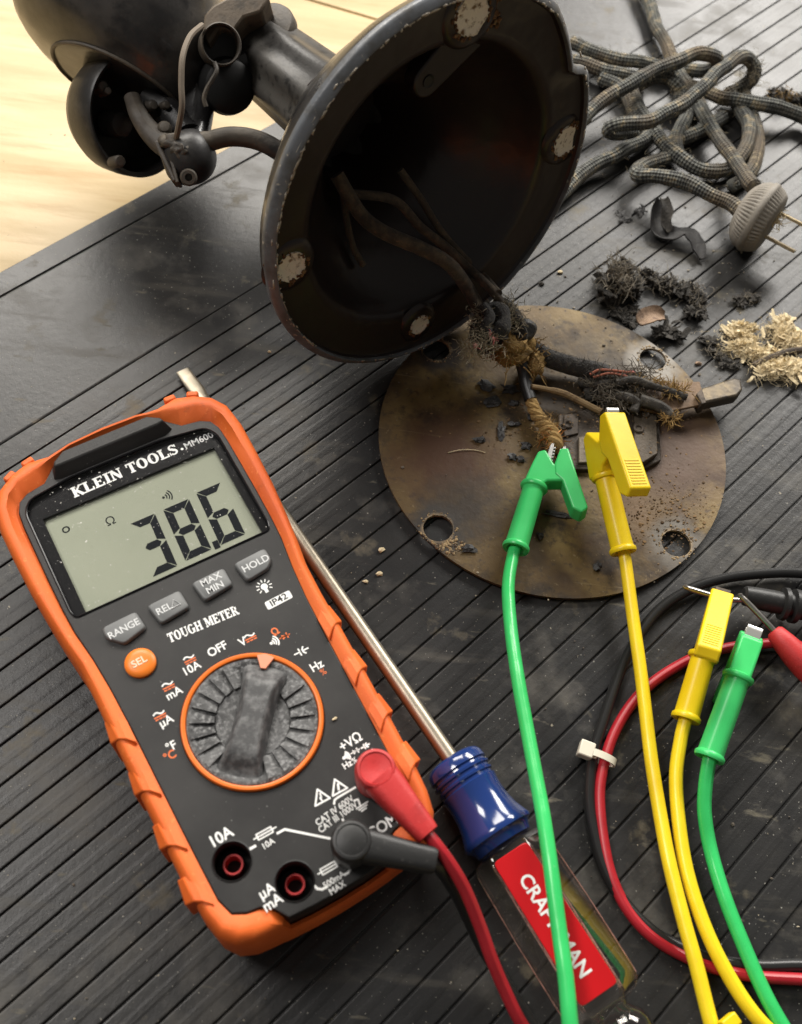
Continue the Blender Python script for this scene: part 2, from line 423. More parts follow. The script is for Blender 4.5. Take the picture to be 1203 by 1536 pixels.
def cord_mat():
    m = pm('woven_cord', (.05, .052, .047), .85, sheen=.15)
    nt = m.node_tree; N = nt.nodes; L = nt.links; b = N['Principled BSDF']
    al = N.new('ShaderNodeAttribute'); al.attribute_name = 'along'
    ar = N.new('ShaderNodeAttribute'); ar.attribute_name = 'around'
    def math_(op, a, b_=None):
        n = N.new('ShaderNodeMath'); n.operation = op
        for i, k in enumerate((a, b_)):
            if k is None: continue
            if isinstance(k, (int, float)): n.inputs[i].default_value = k
            else: L.new(k, n.inputs[i])
        return n.outputs[0]
    p = math_('MULTIPLY', al.outputs['Fac'], 1.9); q = math_('MULTIPLY', ar.outputs['Fac'], 2 * math.pi * 6)
    w = math_('MULTIPLY', math_('SINE', math_('ADD', p, q)), math_('SINE', math_('SUBTRACT', p, q)))
    bn = N.new('ShaderNodeBump'); bn.inputs['Distance'].default_value = 1.0 * S; L.new(w, bn.inputs['Height'])
    tc = N.new('ShaderNodeTexCoord')
    nz = N.new('ShaderNodeTexNoise'); nz.inputs['Scale'].default_value = 190; nz.inputs['Detail'].default_value = 4
    nz2 = N.new('ShaderNodeTexNoise'); nz2.inputs['Scale'].default_value = 45; nz2.inputs['Detail'].default_value = 3
    L.new(tc.outputs['Object'], nz.inputs['Vector']); L.new(tc.outputs['Object'], nz2.inputs['Vector'])
    def mix(f, lo, hi, a, c):
        mr = N.new('ShaderNodeMapRange'); mr.inputs[1].default_value = lo; mr.inputs[2].default_value = hi; L.new(f, mr.inputs[0])
        mx = N.new('ShaderNodeMix'); mx.data_type = 'RGBA'
        if isinstance(a, tuple): mx.inputs[6].default_value = (*a, 1)
        else: L.new(a, mx.inputs[6])
        mx.inputs[7].default_value = (*c, 1); L.new(mr.outputs[0], mx.inputs[0]); return mx.outputs[2]
    w2 = math_('ADD', math_('MULTIPLY', w, .55), math_('MULTIPLY', math_('SUBTRACT', nz.outputs['Fac'], .47), 2.6))
    c = mix(w2, -.35, .75, (.013, .014, .013), (.27, .275, .235))
    c = mix(nz2.outputs['Fac'], .5, .68, c, (.15, .11, .065))
    # cream tracer threads spiral round the cord
    tr = math_('SINE', math_('ADD', math_('MULTIPLY', al.outputs['Fac'], .8), math_('MULTIPLY', ar.outputs['Fac'], 2 * math.pi)))
    tr = math_('MULTIPLY', math_('MAXIMUM', tr, 0), math_('ADD', nz.outputs['Fac'], .5))
    c = mix(tr, .98, 1.10, c, (.46, .36, .20))
    c = mix(nz.outputs['Fac'], .57, .68, c, (.36, .29, .18))
    L.new(c, b.inputs['Base Color']); L.new(bn.outputs[0], b.inputs['Normal'])
    return m
CORD = cord_mat()

def plate_mat():
    m = pm('rusty_base_plate', (.112, .070, .024), .54, metal=.15, bump=((.5, .12, 5), (.08, .3, 3)), layers=(
        (.014, (.050, .028, .010), .46, .62, 5, .55), (.018, (.19, .130, .046), .48, .62, 4, .48),
        (.045, (.030, .020, .012), .52, .64, 8, .6), (.3, (.06, .04, .022), .55, .68, 6, None), (.5, (.22, .165, .09), .64, .74, 4, .6), (.25, (.26, .20, .11), .66, .72, 4, None, (.5, .06, 1.6, 1)), (.3, (.035, .022, .012), .66, .74, 5, None, (-.9, .08, 1.4, 1))))
    nt = m.node_tree; N = nt.nodes; L = nt.links; b = N['Principled BSDF']
    src = b.inputs['Base Color'].links[0].from_socket
    tc = N.new('ShaderNodeTexCoord')
    def spot(src, ctr, r0, r1, colr, det=5, amp=14):
        d = N.new('ShaderNodeVectorMath'); d.operation = 'DISTANCE'; L.new(tc.outputs['Object'], d.inputs[0]); d.inputs[1].default_value = (ctr[0] * S, ctr[1] * S, 0)
        nz = N.new('ShaderNodeTexNoise'); nz.inputs['Scale'].default_value = 130; nz.inputs['Detail'].default_value = det; L.new(tc.outputs['Object'], nz.inputs['Vector'])
        a = N.new('ShaderNodeMath'); a.operation = 'MULTIPLY_ADD'; L.new(nz.outputs['Fac'], a.inputs[0]); a.inputs[1].default_value = amp * S; L.new(d.outputs['Value'], a.inputs[2])
        mr = N.new('ShaderNodeMapRange'); mr.inputs[1].default_value = (r0 + amp * .5) * S; mr.inputs[2].default_value = (r1 + amp * .5) * S; mr.inputs[3].default_value = 1; mr.inputs[4].default_value = 0
        L.new(a.outputs[0], mr.inputs[0])
        mx = N.new('ShaderNodeMix'); mx.data_type = 'RGBA'; L.new(mr.outputs[0], mx.inputs[0]); L.new(src, mx.inputs[6]); mx.inputs[7].default_value = (*colr, 1)
        return mx.outputs[2]
    src = spot(src, (50, 5), 14, 46, (.098, .060, .040), amp=26)          # purple-brown rust at the right
    src = spot(src, (-46, -16), 10, 30, (.062, .026, .010), amp=24)       # red-brown rust at the left
    src = spot(src, (24, 34), 10, 34, (.032, .023, .016), amp=30)         # soot round the burnt wiring
    src = spot(src, (-4, 22), 4, 20, (.045, .032, .020), amp=26)
    src = spot(src, (-36, -42), 6, 22, (.034, .023, .014), amp=22)
    src = spot(src, (38, -30), 4, 20, (.15, .092, .045), amp=22)          # powdery rust
    for a, c in ((-131, (.040, .034, .028)), (-39, (.15, .135, .115)), (50, (.24, .22, .19)), (144, (.035, .026, .02))):
        t = math.radians(a); src = spot(src, (70 * math.cos(t), 70 * math.sin(t)), 9, 15, c, amp=12)
        src = spot(src, (70 * math.cos(t), 70 * math.sin(t)), 6.2, 7.8, (.30, .22, .13), amp=5)
    L.new(src, b.inputs['Base Color'])
    return m
PLATE = plate_mat()

# ================================================================== SETTING: bench top and ribbed mat
d2 = V((math.cos(PHI), math.sin(PHI), 0)); n2 = V((-math.sin(PHI), math.cos(PHI), 0))
MATM = axes(d2, n2, V((0, 0, 1)), V((0, 0, 0)))      # mat frame: x along the ribs, y across them
bench = build(MB().box((150, 300, -23), (1900, 1900, 37.6), MATM), 'workbench_top', WOOD, loc=(100, 300, -22))
tag(bench, 'pale wooden workbench top under the rubber mat', 'workbench', kind='structure')
# two boards of the bench with a dark gap between them
g0, g1 = P(452, -3, -3.2), P(578, 34, -3.2)
gd = (g1 - g0).normalized(); gn = V((-gd.y, gd.x, 0))
GM = axes(gd, gn, V((0, 0, 1)), V((g0.x, g0.y, 0)))
for y0, y1 in ((-1000, -1.3), (1.3, 700)):
    build(MB().box((0, (y0 + y1) / 2, -8.2), (2400, y1 - y0, 10), GM), 'board', WOOD, bench, bevel=.8)
EDGE = 354.8
mat_t = thing('rubber_mat', 'black ribbed rubber mat covering the workbench under the tools', 'mat', MATM)
build(MB().box((150, (EDGE - 160) / 2, -2.1), (1300, EDGE + 160, 2.0)), 'mat_base', RUBBER, mat_t, local=True)
def strip(y0, y1, prof):
    m = MB(); xs = [-500 + 1300 * i / 26 for i in range(27)]
    m.loft([[V((x, y0 + (y1 - y0) * a, z + .10 * noise.noise(V((x * .02, a * 2 + y0 * .1, 1))))) for a, z in prof] for x in xs])
    return m
RIB = [(0, -1.1), (.0, -.30), (.02, -.05), (.05, .0), (.38, .0), (.46, .06), (.60, .06), (.70, .0), (.95, .0), (.985, -.06), (1.0, -.3), (1.0, -1.1)]
SP = 12.36
rib0 = None
for k in range(-7, 20):
    y0 = 11.45 + SP * k + .35
    if rib0 is None:
        rib0 = build(strip(0, SP - .72, RIB), 'rib', RUBBER, mat_t, local=True, smooth=False); o = rib0
    else:
        o = rib0.copy(); COL.objects.link(o)
    o.location = (0, y0 * S, 0)
FL = [(0, -1.1), (0, -.2), (.01, 0), (.5, .05), (.99, 0), (1, -.2), (1, -1.1)]
build(strip(259.0, 271.0, FL), 'flat_band', RUBBER, mat_t, local=True, smooth=False)
build(strip(271.7, 341.2, FL), 'flat_band', RUBBER, mat_t, local=True, smooth=False)
build(strip(342.3, EDGE, [(0, -2.6), (0, -.5), (.02, -.3), (.97, -.3), (1, -.5), (1, -3.1)]), 'border_strip', RUBBER, mat_t, local=True, smooth=False)

# ================================================================== DESK FAN lying on its side
BC = V((-1.2, 306.8, 85.3)); BN = V((.6864, -.7153, .1309)).normalized()
E1 = V((0, 0, 1)).cross(BN).normalized(); E2 = BN.cross(E1)
FM = axes(E1, E2, BN, BC)
GREYENAMEL = pm('grey_worn_enamel', (.040, .038, .036), .36, bump=((.5, .1, 4),), layers=((.03, (.075, .070, .062), .45, .62, 6, .45, (0, 1, 1, .15)), (.2, (.018, .017, .016), .52, .66, 5, None), (.25, (.20, .17, .13), .68, .74, 6, .6, (0, 1, 1, .2))))
fan = thing('desk_fan', 'old black cast iron fan lying on its side with hollow underside facing us', 'fan', FM)
def fl(px, py, z):
    """point on the plane parallel to the rim at height z above it, in fan coordinates"""
    return FM.inverted() @ PP(px, py, BC + BN * z, BN)
def fa(px, py):
    q = fl(px, py, 0); return math.degrees(math.atan2(q.y, q.x))
A_HI, A_LO = fa(850, 5), fa(895, 100)
def notch(r, z, t):
    a = math.degrees(t)
    if a > 180: a -= 360
    k = 0
    if A_LO < a < A_HI:
        u = (a - A_LO) / (A_HI - A_LO)
        k = min(1, u / .16) ** 1.2 * (1 - max(0, (u - .2) / .8)) ** .8
    return r - 6.2 * k * max(0, min(1, (r - 62) / 14))
wob = lambda r, z, t: notch(r, z, t) + .25 * noise.noise(V((math.cos(t) * 4, math.sin(t) * 4, z * .1)))
def ledge(r, z, t): return notch(r, z, t)
# outside flank, flaring in to the column
build(MB().lathe([(80.2, -5.4), (78.6, -9.5), (75.5, -13.5), (69, -18.5), (64, -23), (61.5, -29), (57, -35), (48, -41), (38, -47), (30, -55), (25, -64)], 120, mod=wob), 'base_shell', ENAMEL, fan, local=True)
build(MB().lathe([(77.0, -1.8), (77.2, -.3), (77.5, .0), (78.2, -.2), (80.0, -2.0), (80.5, -2.7), (80.6, -3.6), (80.2, -5.4)], 160, mod=wob), 'rim', RIM_SHEEN_CHIPS, fan, local=True)
inn = [(77.0, -1.8), (76.4, -3.2), (74, -4.2), (63, -5.0), (60, -5.8), (58, -8), (56, -12), (52, -18), (45, -25), (36, -32), (28, -42), (22, -60), (21, -75), (0, -76)]
build(MB().lathe(inn, 120, mod=ledge), 'hollow_underside', ENAMEL_IN, fan, local=True)
for i, (px, py, rr) in enumerate(((712, 24, 7.4), (853, 213, 6.8), (440, 404, 6.2), (632, 490, 4.8))):
    q = fl(px, py, -2.0)
    bm_ = Matrix.Translation((q.x, q.y, 0))
    boss = build(MB().lathe([(rr + 5.6, -5.6), (rr + 4.6, -4.3), (rr + 3.4, -3.5), (rr + .5, -3.3), (rr, -4.0), (rr - .4, -6.6)], 40, bm_), 'screw_boss', ENAMEL_IN, fan, local=True)
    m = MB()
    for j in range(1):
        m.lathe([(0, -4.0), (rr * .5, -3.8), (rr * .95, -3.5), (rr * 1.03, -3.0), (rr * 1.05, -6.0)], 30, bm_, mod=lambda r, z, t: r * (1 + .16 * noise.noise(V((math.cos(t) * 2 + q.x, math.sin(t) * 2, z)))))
    build(m, 'hole_light_disc', HOLE_LIGHT, boss, local=True, ang=180)  # pale disc: light through the hole painted as colour
    # ragged felt and rust crust round the hole
    m = MB(); rnd = random.Random(30 + i)
    for j in range(34 if i != 3 else 14):
        a = rnd.uniform(0, 6.28); r_ = rr * rnd.uniform(.98, 1.25)
        m.blob((q.x + r_ * math.cos(a), q.y + r_ * math.sin(a), -3.2), (rnd.uniform(.4, 1.3), rnd.uniform(.4, 1.3), .4), 1, .5, 1, j)
    if i == 2:
        for j in range(46):
            t = rnd.uniform(0, 1); m.blob((q.x - 6 - 4.0 * rnd.random(), q.y - 6 + 13 * t, -4.0), (rnd.uniform(.4, 1.4), rnd.uniform(.5, 1.6), .5), 1, .5, 1, j)
    if i == 0:
        for j in range(40):
            m.blob((q.x + 9 + rnd.uniform(-3, 3) + j * .09, q.y - 3 + rnd.uniform(-7, 7), -4.4), (rnd.uniform(.4, 1.5), rnd.uniform(.5, 1.8), .4), 1, .5, 1, j)
    build(m, 'felt_crust', RUSTRES, boss, local=True, ang=180)
# paint chipped off along the inner edge of the rim
m = MB(); rnd = random.Random(9)
for j in range(210):
    a = rnd.uniform(math.radians(60), math.radians(215)) if j < 150 else rnd.uniform(-2.2, 1.0)
    r_ = 76.9 + abs(rnd.gauss(0, .45)) if rnd.random() < .8 else 78.2 + rnd.random() * .8
    k_ = Matrix.Rotation(a, 4, 'Z')
    m.blob(k_ @ V((r_, 0, -.02 if r_ < 78 else -.9)), (rnd.uniform(.2, .6), min(3.2, .3 + rnd.expovariate(1.3)), .16), 1, .7, 1.6, j, k_)
build(m, 'paint_chip', pm('bare_rim_metal', (.40, .36, .30), .55, metal=.2), fan, local=True, kind='stuff', ang=180)
# lug inside the base with its small hole
q = fl(640, 120, -14); q2 = fl(668, 88, -14)
dr = (q2 - q).normalized(); ang_ = math.atan2(dr.y, dr.x)
lp = [(6.5 * math.cos(a), 6.5 * math.sin(a)) for a in [math.pi / 2 + math.pi * i / 14 for i in range(15)]] + [(26, -9), (26, 9)]
LG = Matrix.Translation((q.x, q.y, 0)) @ Matrix.Rotation(ang_, 4, 'Z')
lug = build(MB().prism(lp, -20, -13, LG), 'lug', ENAMEL_IN, fan, local=True, bevel=.8)
build(MB().lathe([(2.6, -13.4), (2.5, -12.6), (2.0, -12.8), (1.9, -12.9), (0, -12.9)], 22, LG), 'lug_hole', DARKHOLE, lug, local=True)
# fluted column
def flute(r, z, t): return r * (1 + .05 * math.cos(8 * t)) + .2 * noise.noise(V((math.cos(t) * 3, math.sin(t) * 3, z * .05)))
build(MB().lathe([(26, -60), (22.5, -68), (20, -78), (18.8, -90), (18.0, -112), (17.0, -140), (15, -146), (0, -146.5)], 96, mod=flute), 'column', GREYENAMEL, fan, local=True)
def worldpart(name, mb_, mat, parent=fan, **k): return build(mb_, name, mat, parent, **k)
tocam = lambda px, py: (-RAY(px, py))
# half-round cap on the column and pivot collar
worldpart('column_cap', MB().lathe([(0, 3.4), (9, 3.2), (11.8, 2.4), (12.6, .8), (12.6, -3), (11, -4.4), (0, -4.6)], 48, at(frame((-CF * .92 + CU * .25 - CR * .28).normalized()), PD(403, 44, 447))), IRON)
cdir = (FM.to_3x3() @ V((0, 0, -1))).normalized()
worldpart('column_collar', MB().lathe([(16.5, -9), (19.2, -8), (19.6, 0), (18.8, 5), (15, 7.4), (0, 7.6)], 48, at(frame(cdir), BC + cdir * 138)), GREYENAMEL)
# hinge block with its two dark bores
def slabpx(pts, depth, th):
    m = MB(); a = [PD(x, y, depth) for x, y in pts]; b = [p + CF * th for p in a]
    m.loft([b, a] if True else None); return m
hb = worldpart('hinge_block', slabpx([(303, 50), (306, 22), (318, 8), (340, -4), (405, -6), (392, 18), (366, 26), (350, 48), (330, 40), (312, 66)][::-1], 428, 22), pm('tan_dirty_iron', (.13, .10, .07), .6, bump=((.5, .2, 5),), layers=((.07, (.045, .038, .03), .5, .66, 6, None),)), ang=30, bevel=1.2)
def ring(px, py, depth, ro, ri, ln, mat, name, tilt=(0, 0), parent=hb):
    ax = (tocam(px, py) + CR * tilt[0] + CU * tilt[1]).normalized()
    m = MB().lathe([(ri, -ln), (ri, 0), (ri + .5, .5), (ro - .5, .5), (ro, -.2), (ro, -ln)], 44, at(frame(ax), PD(px, py, depth)))
    worldpart(name, m, mat, parent)
    worldpart('bore', MB().lathe([(0, -ln * .8), (ri + .2, -ln * .8), (ri + .2, -1.5)], 32, at(frame(ax), PD(px, py, depth))), DARKHOLE, parent)
ring(332, 66, 424, 8.6, 7.6, 14, IRON, 'hinge_ring', (.12, .1))
sw = worldpart('swivel_knob', MB().lathe([(0, 5), (8, 4.6), (11.2, 2.5), (12.2, -2), (11.6, -9), (8, -14)], 40, at(frame(tocam(342, 132) + CR * .35 - CU * .1), PD(343, 130, 440))), pm('black_void_enamel', (.008, .008, .008), .5))
worldpart('clip_spring', MB().tube(cat([PD(322, 94, 425), PD(325, 106, 424), PD(318, 120, 424), PD(310, 134, 425), PD(306, 148, 426), PD(309, 160, 427)], 6), 1.0, 8), IRON, sw)
worldpart('pivot_pin', MB().lathe([(6, -10), (6.4, 14), (5, 16), (0, 16)], 24, at(frame(CR + CU * .35), PD(352, 98, 446))), ENAMEL, sw)
# motor: big rounded housing cut off at an angle, end bell, yoke
mo_d = 452
mc = PD(180, 128, mo_d); mu = CU
MOT = [(25, -1.5), (29, -1.2), (30, 0), (33.5, 2.4), (38.5, 7), (42.3, 14), (45, 23), (46.2, 33), (46, 45), (43, 58), (36, 70), (24, 78), (8, 81)]
rgs = []
for r_, t_ in MOT:
    fd = max(0, 1 - max(0, t_) / 36) ** 1.0
    rg = []
    for i in range(90):
        a = 2 * math.pi * i / 90
        x, y = r_ * math.cos(a), r_ * math.sin(a)
        rg.append(mc + CR * x - CF * y + CU * (t_ - .40 * x * fd + .12 * y * fd) + V((1, 1, 1)) * .25 * noise.noise(V((math.cos(a) * 2, math.sin(a) * 2, t_ * .05))))
    rgs.append(rg)
mh = worldpart('motor_housing', MB().loft(rgs), pm('worn_motor_enamel', (.020, .019, .019), .30, coat=.3, bump=((.03, .6, 3), (1.0, .04, 4)), layers=((.03, (.060, .055, .050), .42, .6, 6, .44), (.09, (.016, .015, .015), .55, .7, 4, .28))), ang=50)
worldpart('housing_seam', MB().tube(rgs[1] + rgs[1][:2], .9, 8, cap=False), IRON, mh)
# end bell: cup turned to the right, open side dark
ba = (CR * .80 - CU * .30 + (-CF) * .62).normalized()
bc = PD(188, 172, mo_d + 2)
bm2 = at(frame(ba), bc)
eb = worldpart('end_bell', MB().lathe([(0, -17), (16, -16.4), (22, -13), (25.2, -6), (26.2, 2), (26.4, 10), (25.6, 11.2), (24.2, 10.4), (23.8, 3), (22.5, -4), (19, -8), (0, -8.6)], 64, bm2), pm('dark_bell_enamel', (.022, .021, .021), .42, bump=((.8, .08, 4),), layers=((.1, (.05, .047, .042), .5, .7, 5, None),)))
worldpart('bearing_cap', MB().lathe([(6.4, -8), (6.2, 0), (5.2, 2), (3, 3), (0, 3.2)], 28, at(frame(ba), PD(180, 186, mo_d - 2))), GREYENAMEL, eb)
for px, py, r_ in ((153, 130, 2.6), (160, 137, 1.8), (178, 242, 2.6), (228, 158, 2.2), (248, 158, 1.8)):
    worldpart('bolt', MB().lathe([(r_, -8), (r_, 1.4), (r_ * .75, 2.2), (0, 2.5)], 10, at(frame((ba - CF * .5).normalized()), PD(px, py, 434))), IRON, eb)
arm = [PD(198, 146, 436), PD(208, 172, 430), PD(226, 198, 430), PD(250, 218, 428), PD(276, 224, 428)]
ya = worldpart('yoke_arm', MB().tube(cat(arm, 6), [3.6 + 3.4 * (i / 24) ** 1.4 for i in range(25)], 14, flat=.75), IRON)
yc = PD(284, 238, 428)
worldpart('yoke_boss', MB().lathe([(0, 11), (3, 10.7), (6, 9.6), (8.6, 7.6), (10.6, 4.6), (11.5, 1), (11.3, -3), (10, -7), (7, -11), (3, -13), (0, -13.4)], 36, at(frame(-CU * .55 + CR * .15 - CF * .6), yc), mod=lambda r, z, t: r * (1 + .10 * noise.noise(V((math.cos(t), math.sin(t), z * .12))))), bpy.data.materials['dark_bell_enamel'], ya)
worldpart('cast_joint', MB().blob(PD(262, 217, 421), (6.5, 4.2, 4.5), 3, .5, 1.2, 2).blob(PD(282, 214, 424), (6, 4, 4.5), 3, .5, 1.2, 5).blob(PD(270, 226, 419), (4, 3.4, 3.4), 3, .6, 1.4, 8), IRON, ya, ang=180)
sc_c = PD(283, 266, 420)
worldpart('screw', MB().lathe([(3.6, -6), (3.6, 0), (2.9, .9), (1.6, .9), (1.5, -1.5), (0, -1.5)], 20, at(frame(-CU * .35 + CR * .25 - CF), sc_c)), IRON, ya)
worldpart('slot_plate', MB().box((0, 0, 0), (1.6, 15, 7), axes((CR * .95 + CU * .25).normalized(), (CU * .95 - CR * .25).normalized(), -CF, PD(262, 252, 423))), IRON, ya, bevel=.4)
worldpart('slot_plate', MB().box((0, 0, 0), (2.4, 19, 8), axes((CR * .9 + CU * .42).normalized(), (CU * .9 - CR * .42).normalized(), -CF, PD(251, 246, 424))), IRON, ya, bevel=.8)
worldpart('yoke_tube', MB().tube(cat([PD(270, 218, 426), PD(305, 214, 426), PD(345, 205, 428), PD(385, 210, 430), PD(420, 228, 432), PD(450, 255, 436)], 8), [4.6] * 10 + [4.2] * 31, 14), IRON)
worldpart('lead_wire', MB().tube(cat([PD(303, 38, 420), PD(285, 55, 410), PD(274, 85, 404), PD(272, 125, 404), PD(273, 160, 406), PD(268, 190, 412), PD(264, 208, 418)], 8), 1.25, 8), pm('tan_wire', (.17, .135, .10), .7, bump=((1.2, .1, 3),)), fan)
worldpart('dark_bracket', MB().tube(cat([PD(300, 100, 447), PD(296, 150, 447), PD(288, 200, 442), PD(283, 232, 436)], 6), [8] * 19, 14, flat=.8), ENAMEL)
worldpart('dark_bracket', MB().tube(cat([PD(225, 150, 446), PD(255, 172, 442), PD(280, 205, 438)], 6), [7] * 13, 12), ENAMEL)
worldpart('oil_knob', MB().lathe([(3, -4), (3, 1), (2, 2.5), (0, 3)], 18, at(frame(-CF + CR * .2), PD(247, 193, 428))), IRON)

# ------------------------------------------------------------------ lead wires coming out of the hollow base (fan parts)
def bp(px, py, z): return PP(px, py, BC + BN * z, BN)
wires = [
    ([bp(505, 262, -34), bp(540, 320, -24), bp(575, 348, -14), bp(630, 372, -4), bp(672, 395, 2), P(700, 430, 34), P(722, 470, 30), P(735, 492, 27)], 3.0),
    ([bp(520, 290, -34), bp(590, 300, -26), bp(630, 340, -20), bp(668, 370, -14), bp(700, 400, -6), P(735, 432, 36), P(752, 455, 32)], 2.0),
    ([bp(600, 255, -34), bp(632, 300, -26), bp(660, 345, -20), bp(695, 385, -12), bp(726, 415, -4), P(748, 440, 36)], 1.7),
    ([bp(512, 270, -38), bp(520, 330, -30), bp(530, 372, -26), bp(545, 398, -22)], 1.5)]
rnd = random.Random(5)
for pts, r in wires:
    build(MB().tube(cat(pts, 7), r, 12), 'lead_wire', DKWIRE, fan)

def fuzz(m, c, rad, n, ln, r, rnd, curl=.7):
    for i in range(n):
        p = V(c) + V((rnd.gauss(0, 1) * rad[0], rnd.gauss(0, 1) * rad[1], rnd.gauss(0, 1) * rad[2])) * .55
        d = V((rnd.gauss(0, 1), rnd.gauss(0, 1), rnd.gauss(0, .6))).normalized()
        pts = [p]
        for k in range(4):
            d = (d + V((rnd.gauss(0, 1), rnd.gauss(0, 1), rnd.gauss(0, .7))) * curl * .6).normalized()
            q = pts[-1] + d * ln / 4 * rnd.uniform(.6, 1.2)
            if q.z < .4: q.z = .4 + rnd.random()
            pts.append(q)
        m.tube(pts, [r, r, r * .9, r * .7, r * .35], 4)
    return m
# the knot: thick fringed black loops, a pale loop, tan cotton tufts
kn = build(MB().tube(cat([P(728, 470, 30), P(745, 462, 33), P(757, 478, 34), P(748, 500, 31), P(728, 508, 28), P(716, 498, 26), P(718, 482, 27), P(735, 478, 31)], 6), [3.2 + .5 * math.sin(i * .9) for i in range(43)], 12)
           .tube(cat([P(712, 500, 22), P(720, 518, 20), P(738, 522, 20), P(752, 510, 24), P(752, 492, 28), P(738, 486, 32)], 6), [3.0 + .5 * math.sin(i * 1.1) for i in range(31)], 12)
           .tube(cat([P(742, 452, 30), P(762, 462, 30), P(776, 482, 28), P(784, 500, 25), P(778, 512, 22), P(765, 500, 24)], 6), 3.2, 12)
           .tube(cat([P(725, 460, 34), P(735, 475, 35), P(728, 490, 33), P(738, 503, 30), P(750, 498, 30)], 6), 2.4, 10)
           .blob(P(736, 492, 22), (8, 7, 7), 3, .7, 2.2, 4), 'wire_knot', FRINGE, fan)
m = MB()
for c, n in (((728, 478), 230), ((730, 512), 220), ((755, 465), 200), ((715, 520), 120), ((765, 480), 120)):
    fuzz(m, P(*c, 31), (6.5, 6.5, 4), n, 4.5, .16, rnd)
build(m, 'frayed_fibre', pm('grey_fibre', (.27, .23, .16), .9), kn, kind='stuff')
m = MB()
for px, py in ((726, 460), (731, 477), (735, 500), (740, 508), (713, 519), (729, 464)):
    m.blob(P(px, py, 33), (.8, 1.3, .6), 1, .4, 1, px)
    fuzz(m, P(px, py, 33), (.8, .8, .5), 6, 3, .18, rnd)
build(m, 'pink_thread', PINKF, kn)
build(MB().lathe([(0, 4), (3, 3.8), (4.6, 2.2), (5, 0), (4.6, -5), (0, -6)], 24, at(frame(V((.35, -.6, .7))), P(788, 494, 25)), mod=lambda r, z, t: r * (1 + .05 * math.cos(20 * t))), 'wire_nut', CHAR, kn)
tf = MB().blob(P(766, 522, 20), (9, 7.5, 6), 3, .55, 1.6, 11).blob(P(782, 518, 18), (6, 6, 6), 3, .55, 1.6, 12).blob(P(800, 540, 12), (5.0, 8.5, 5), 3, .5, 1.8, 13)
fuzz(tf, P(765, 522, 21), (8, 7, 4), 170, 8, .28, rnd)
fuzz(tf, P(800, 540, 13), (4, 8, 4), 130, 8, .28, rnd)
build(tf, 'cotton_tuft', TANF, kn, ang=180)
build(MB().tube(cat([P(783, 520, 17), P(782, 540, 15), P(786, 560, 12), P(789, 578, 10), P(796, 600, 8.5)], 6), [2.9] * 25, 12), 'black_sleeve', BLKCAB, fan)
bare = MB()
core = cat([P(795, 596, 8.5), P(802, 616, 8), P(815, 636, 8), P(828, 652, 9), P(834, 672, 10)], 8)
for k in range(3):
    pts = []
    for i, p in enumerate(core):
        t = (core[min(i + 1, len(core) - 1)] - core[max(i - 1, 0)]).normalized(); x = t.cross(V((0, 0, 1))).normalized(); y = x.cross(t)
        a = i * .55 + k * 2.09; rr = 1.0 + 1.1 * min(1, i / 20)
        pts.append(p + (x * math.cos(a) + y * math.sin(a)) * rr)
    bare.tube(pts, 1.7, 8)
bw = build(bare, 'stripped_wire', TANF, fan)
m = MB()
fuzz(m, P(831, 660, 10), (2.2, 3.4, 1.5), 46, 7, .3, rnd, .5)
build(m, 'copper_strands', BRONZE, bw, kind='stuff')
m = MB(); fuzz(m, P(822, 640, 9.5), (2.6, 5, 1.5), 70, 6, .16, rnd); fuzz(m, P(812, 655, 7), (2.6, 5, 1.5), 30, 7, .14, rnd)
build(m, 'frayed_fibre', TANF, bw, kind='stuff')
# flat fringed black strip and thin tan wire running to the switch
fs = build(MB().tube(cat([P(800, 524, 14), P(820, 536, 11), P(845, 545, 10), P(870, 552, 9.5), P(893, 556, 10), P(910, 562, 10)], 8), [3.4, 3.4] + [4.3] * 39, 12), 'fringed_lead', FRINGE, fan)
m = MB()
for t in range(26):
    px = 802 + t * 4.2; py = 527 + 32 * (t / 26) ** .8
    fuzz(m, P(px, py - 3, 13), (2.0, 2.0, 1), 16, 3.2, .13, rnd, .4)
build(m, 'frayed_fibre', pm('grey_fringe', (.085, .080, .072), .9), fs, kind='stuff')
m = MB()
for px, py in ((840, 535), (872, 542), (922, 557), (935, 562), (948, 558)): m.blob(P(px, py, 13), (1.6, .7, .5), 1, .4, 1, px)
build(m, 'pink_thread', PINKF, fs)
build(MB().tube(cat([P(797, 580, 12), P(815, 583, 10), P(845, 590, 9), P(870, 602, 9), P(902, 618, 10)], 8), [1.2] * 12 + [1.5] * 21, 8), 'thin_lead', pm('tan_lead', (.20, .135, .065), .85, bump=((1.5, .3, 3),), layers=((.4, (.10, .06, .03), .5, .7, 4, None),)), fan)

# ================================================================== BASE PLATE with switch
PC = V((62.2, 257.2, 0)); PZ = 3.0
bpl = thing('fan_base_plate', 'round rusty metal plate with four holes and a burnt switch', 'plate', Matrix.Translation(PC))
rnd = random.Random(3)
outl = [(77.3 * math.cos(2 * math.pi * i / 160), 77.3 * math.sin(2 * math.pi * i / 160)) for i in range(160)]
holes = []
for a in (-131, -39, 50, 144):
    t = math.radians(a); h = circ(70 * math.cos(t), 70 * math.sin(t), 6.3, 36)
    holes.append([(x + .25 * noise.noise(V((x, y, 0))), y + .25 * noise.noise(V((x, y, 7)))) for x, y in h])
build(MB().plate(outl, holes, PZ - 1.5, PZ), 'plate_disc', PLATE, bpl, local=True, bevel=.35)
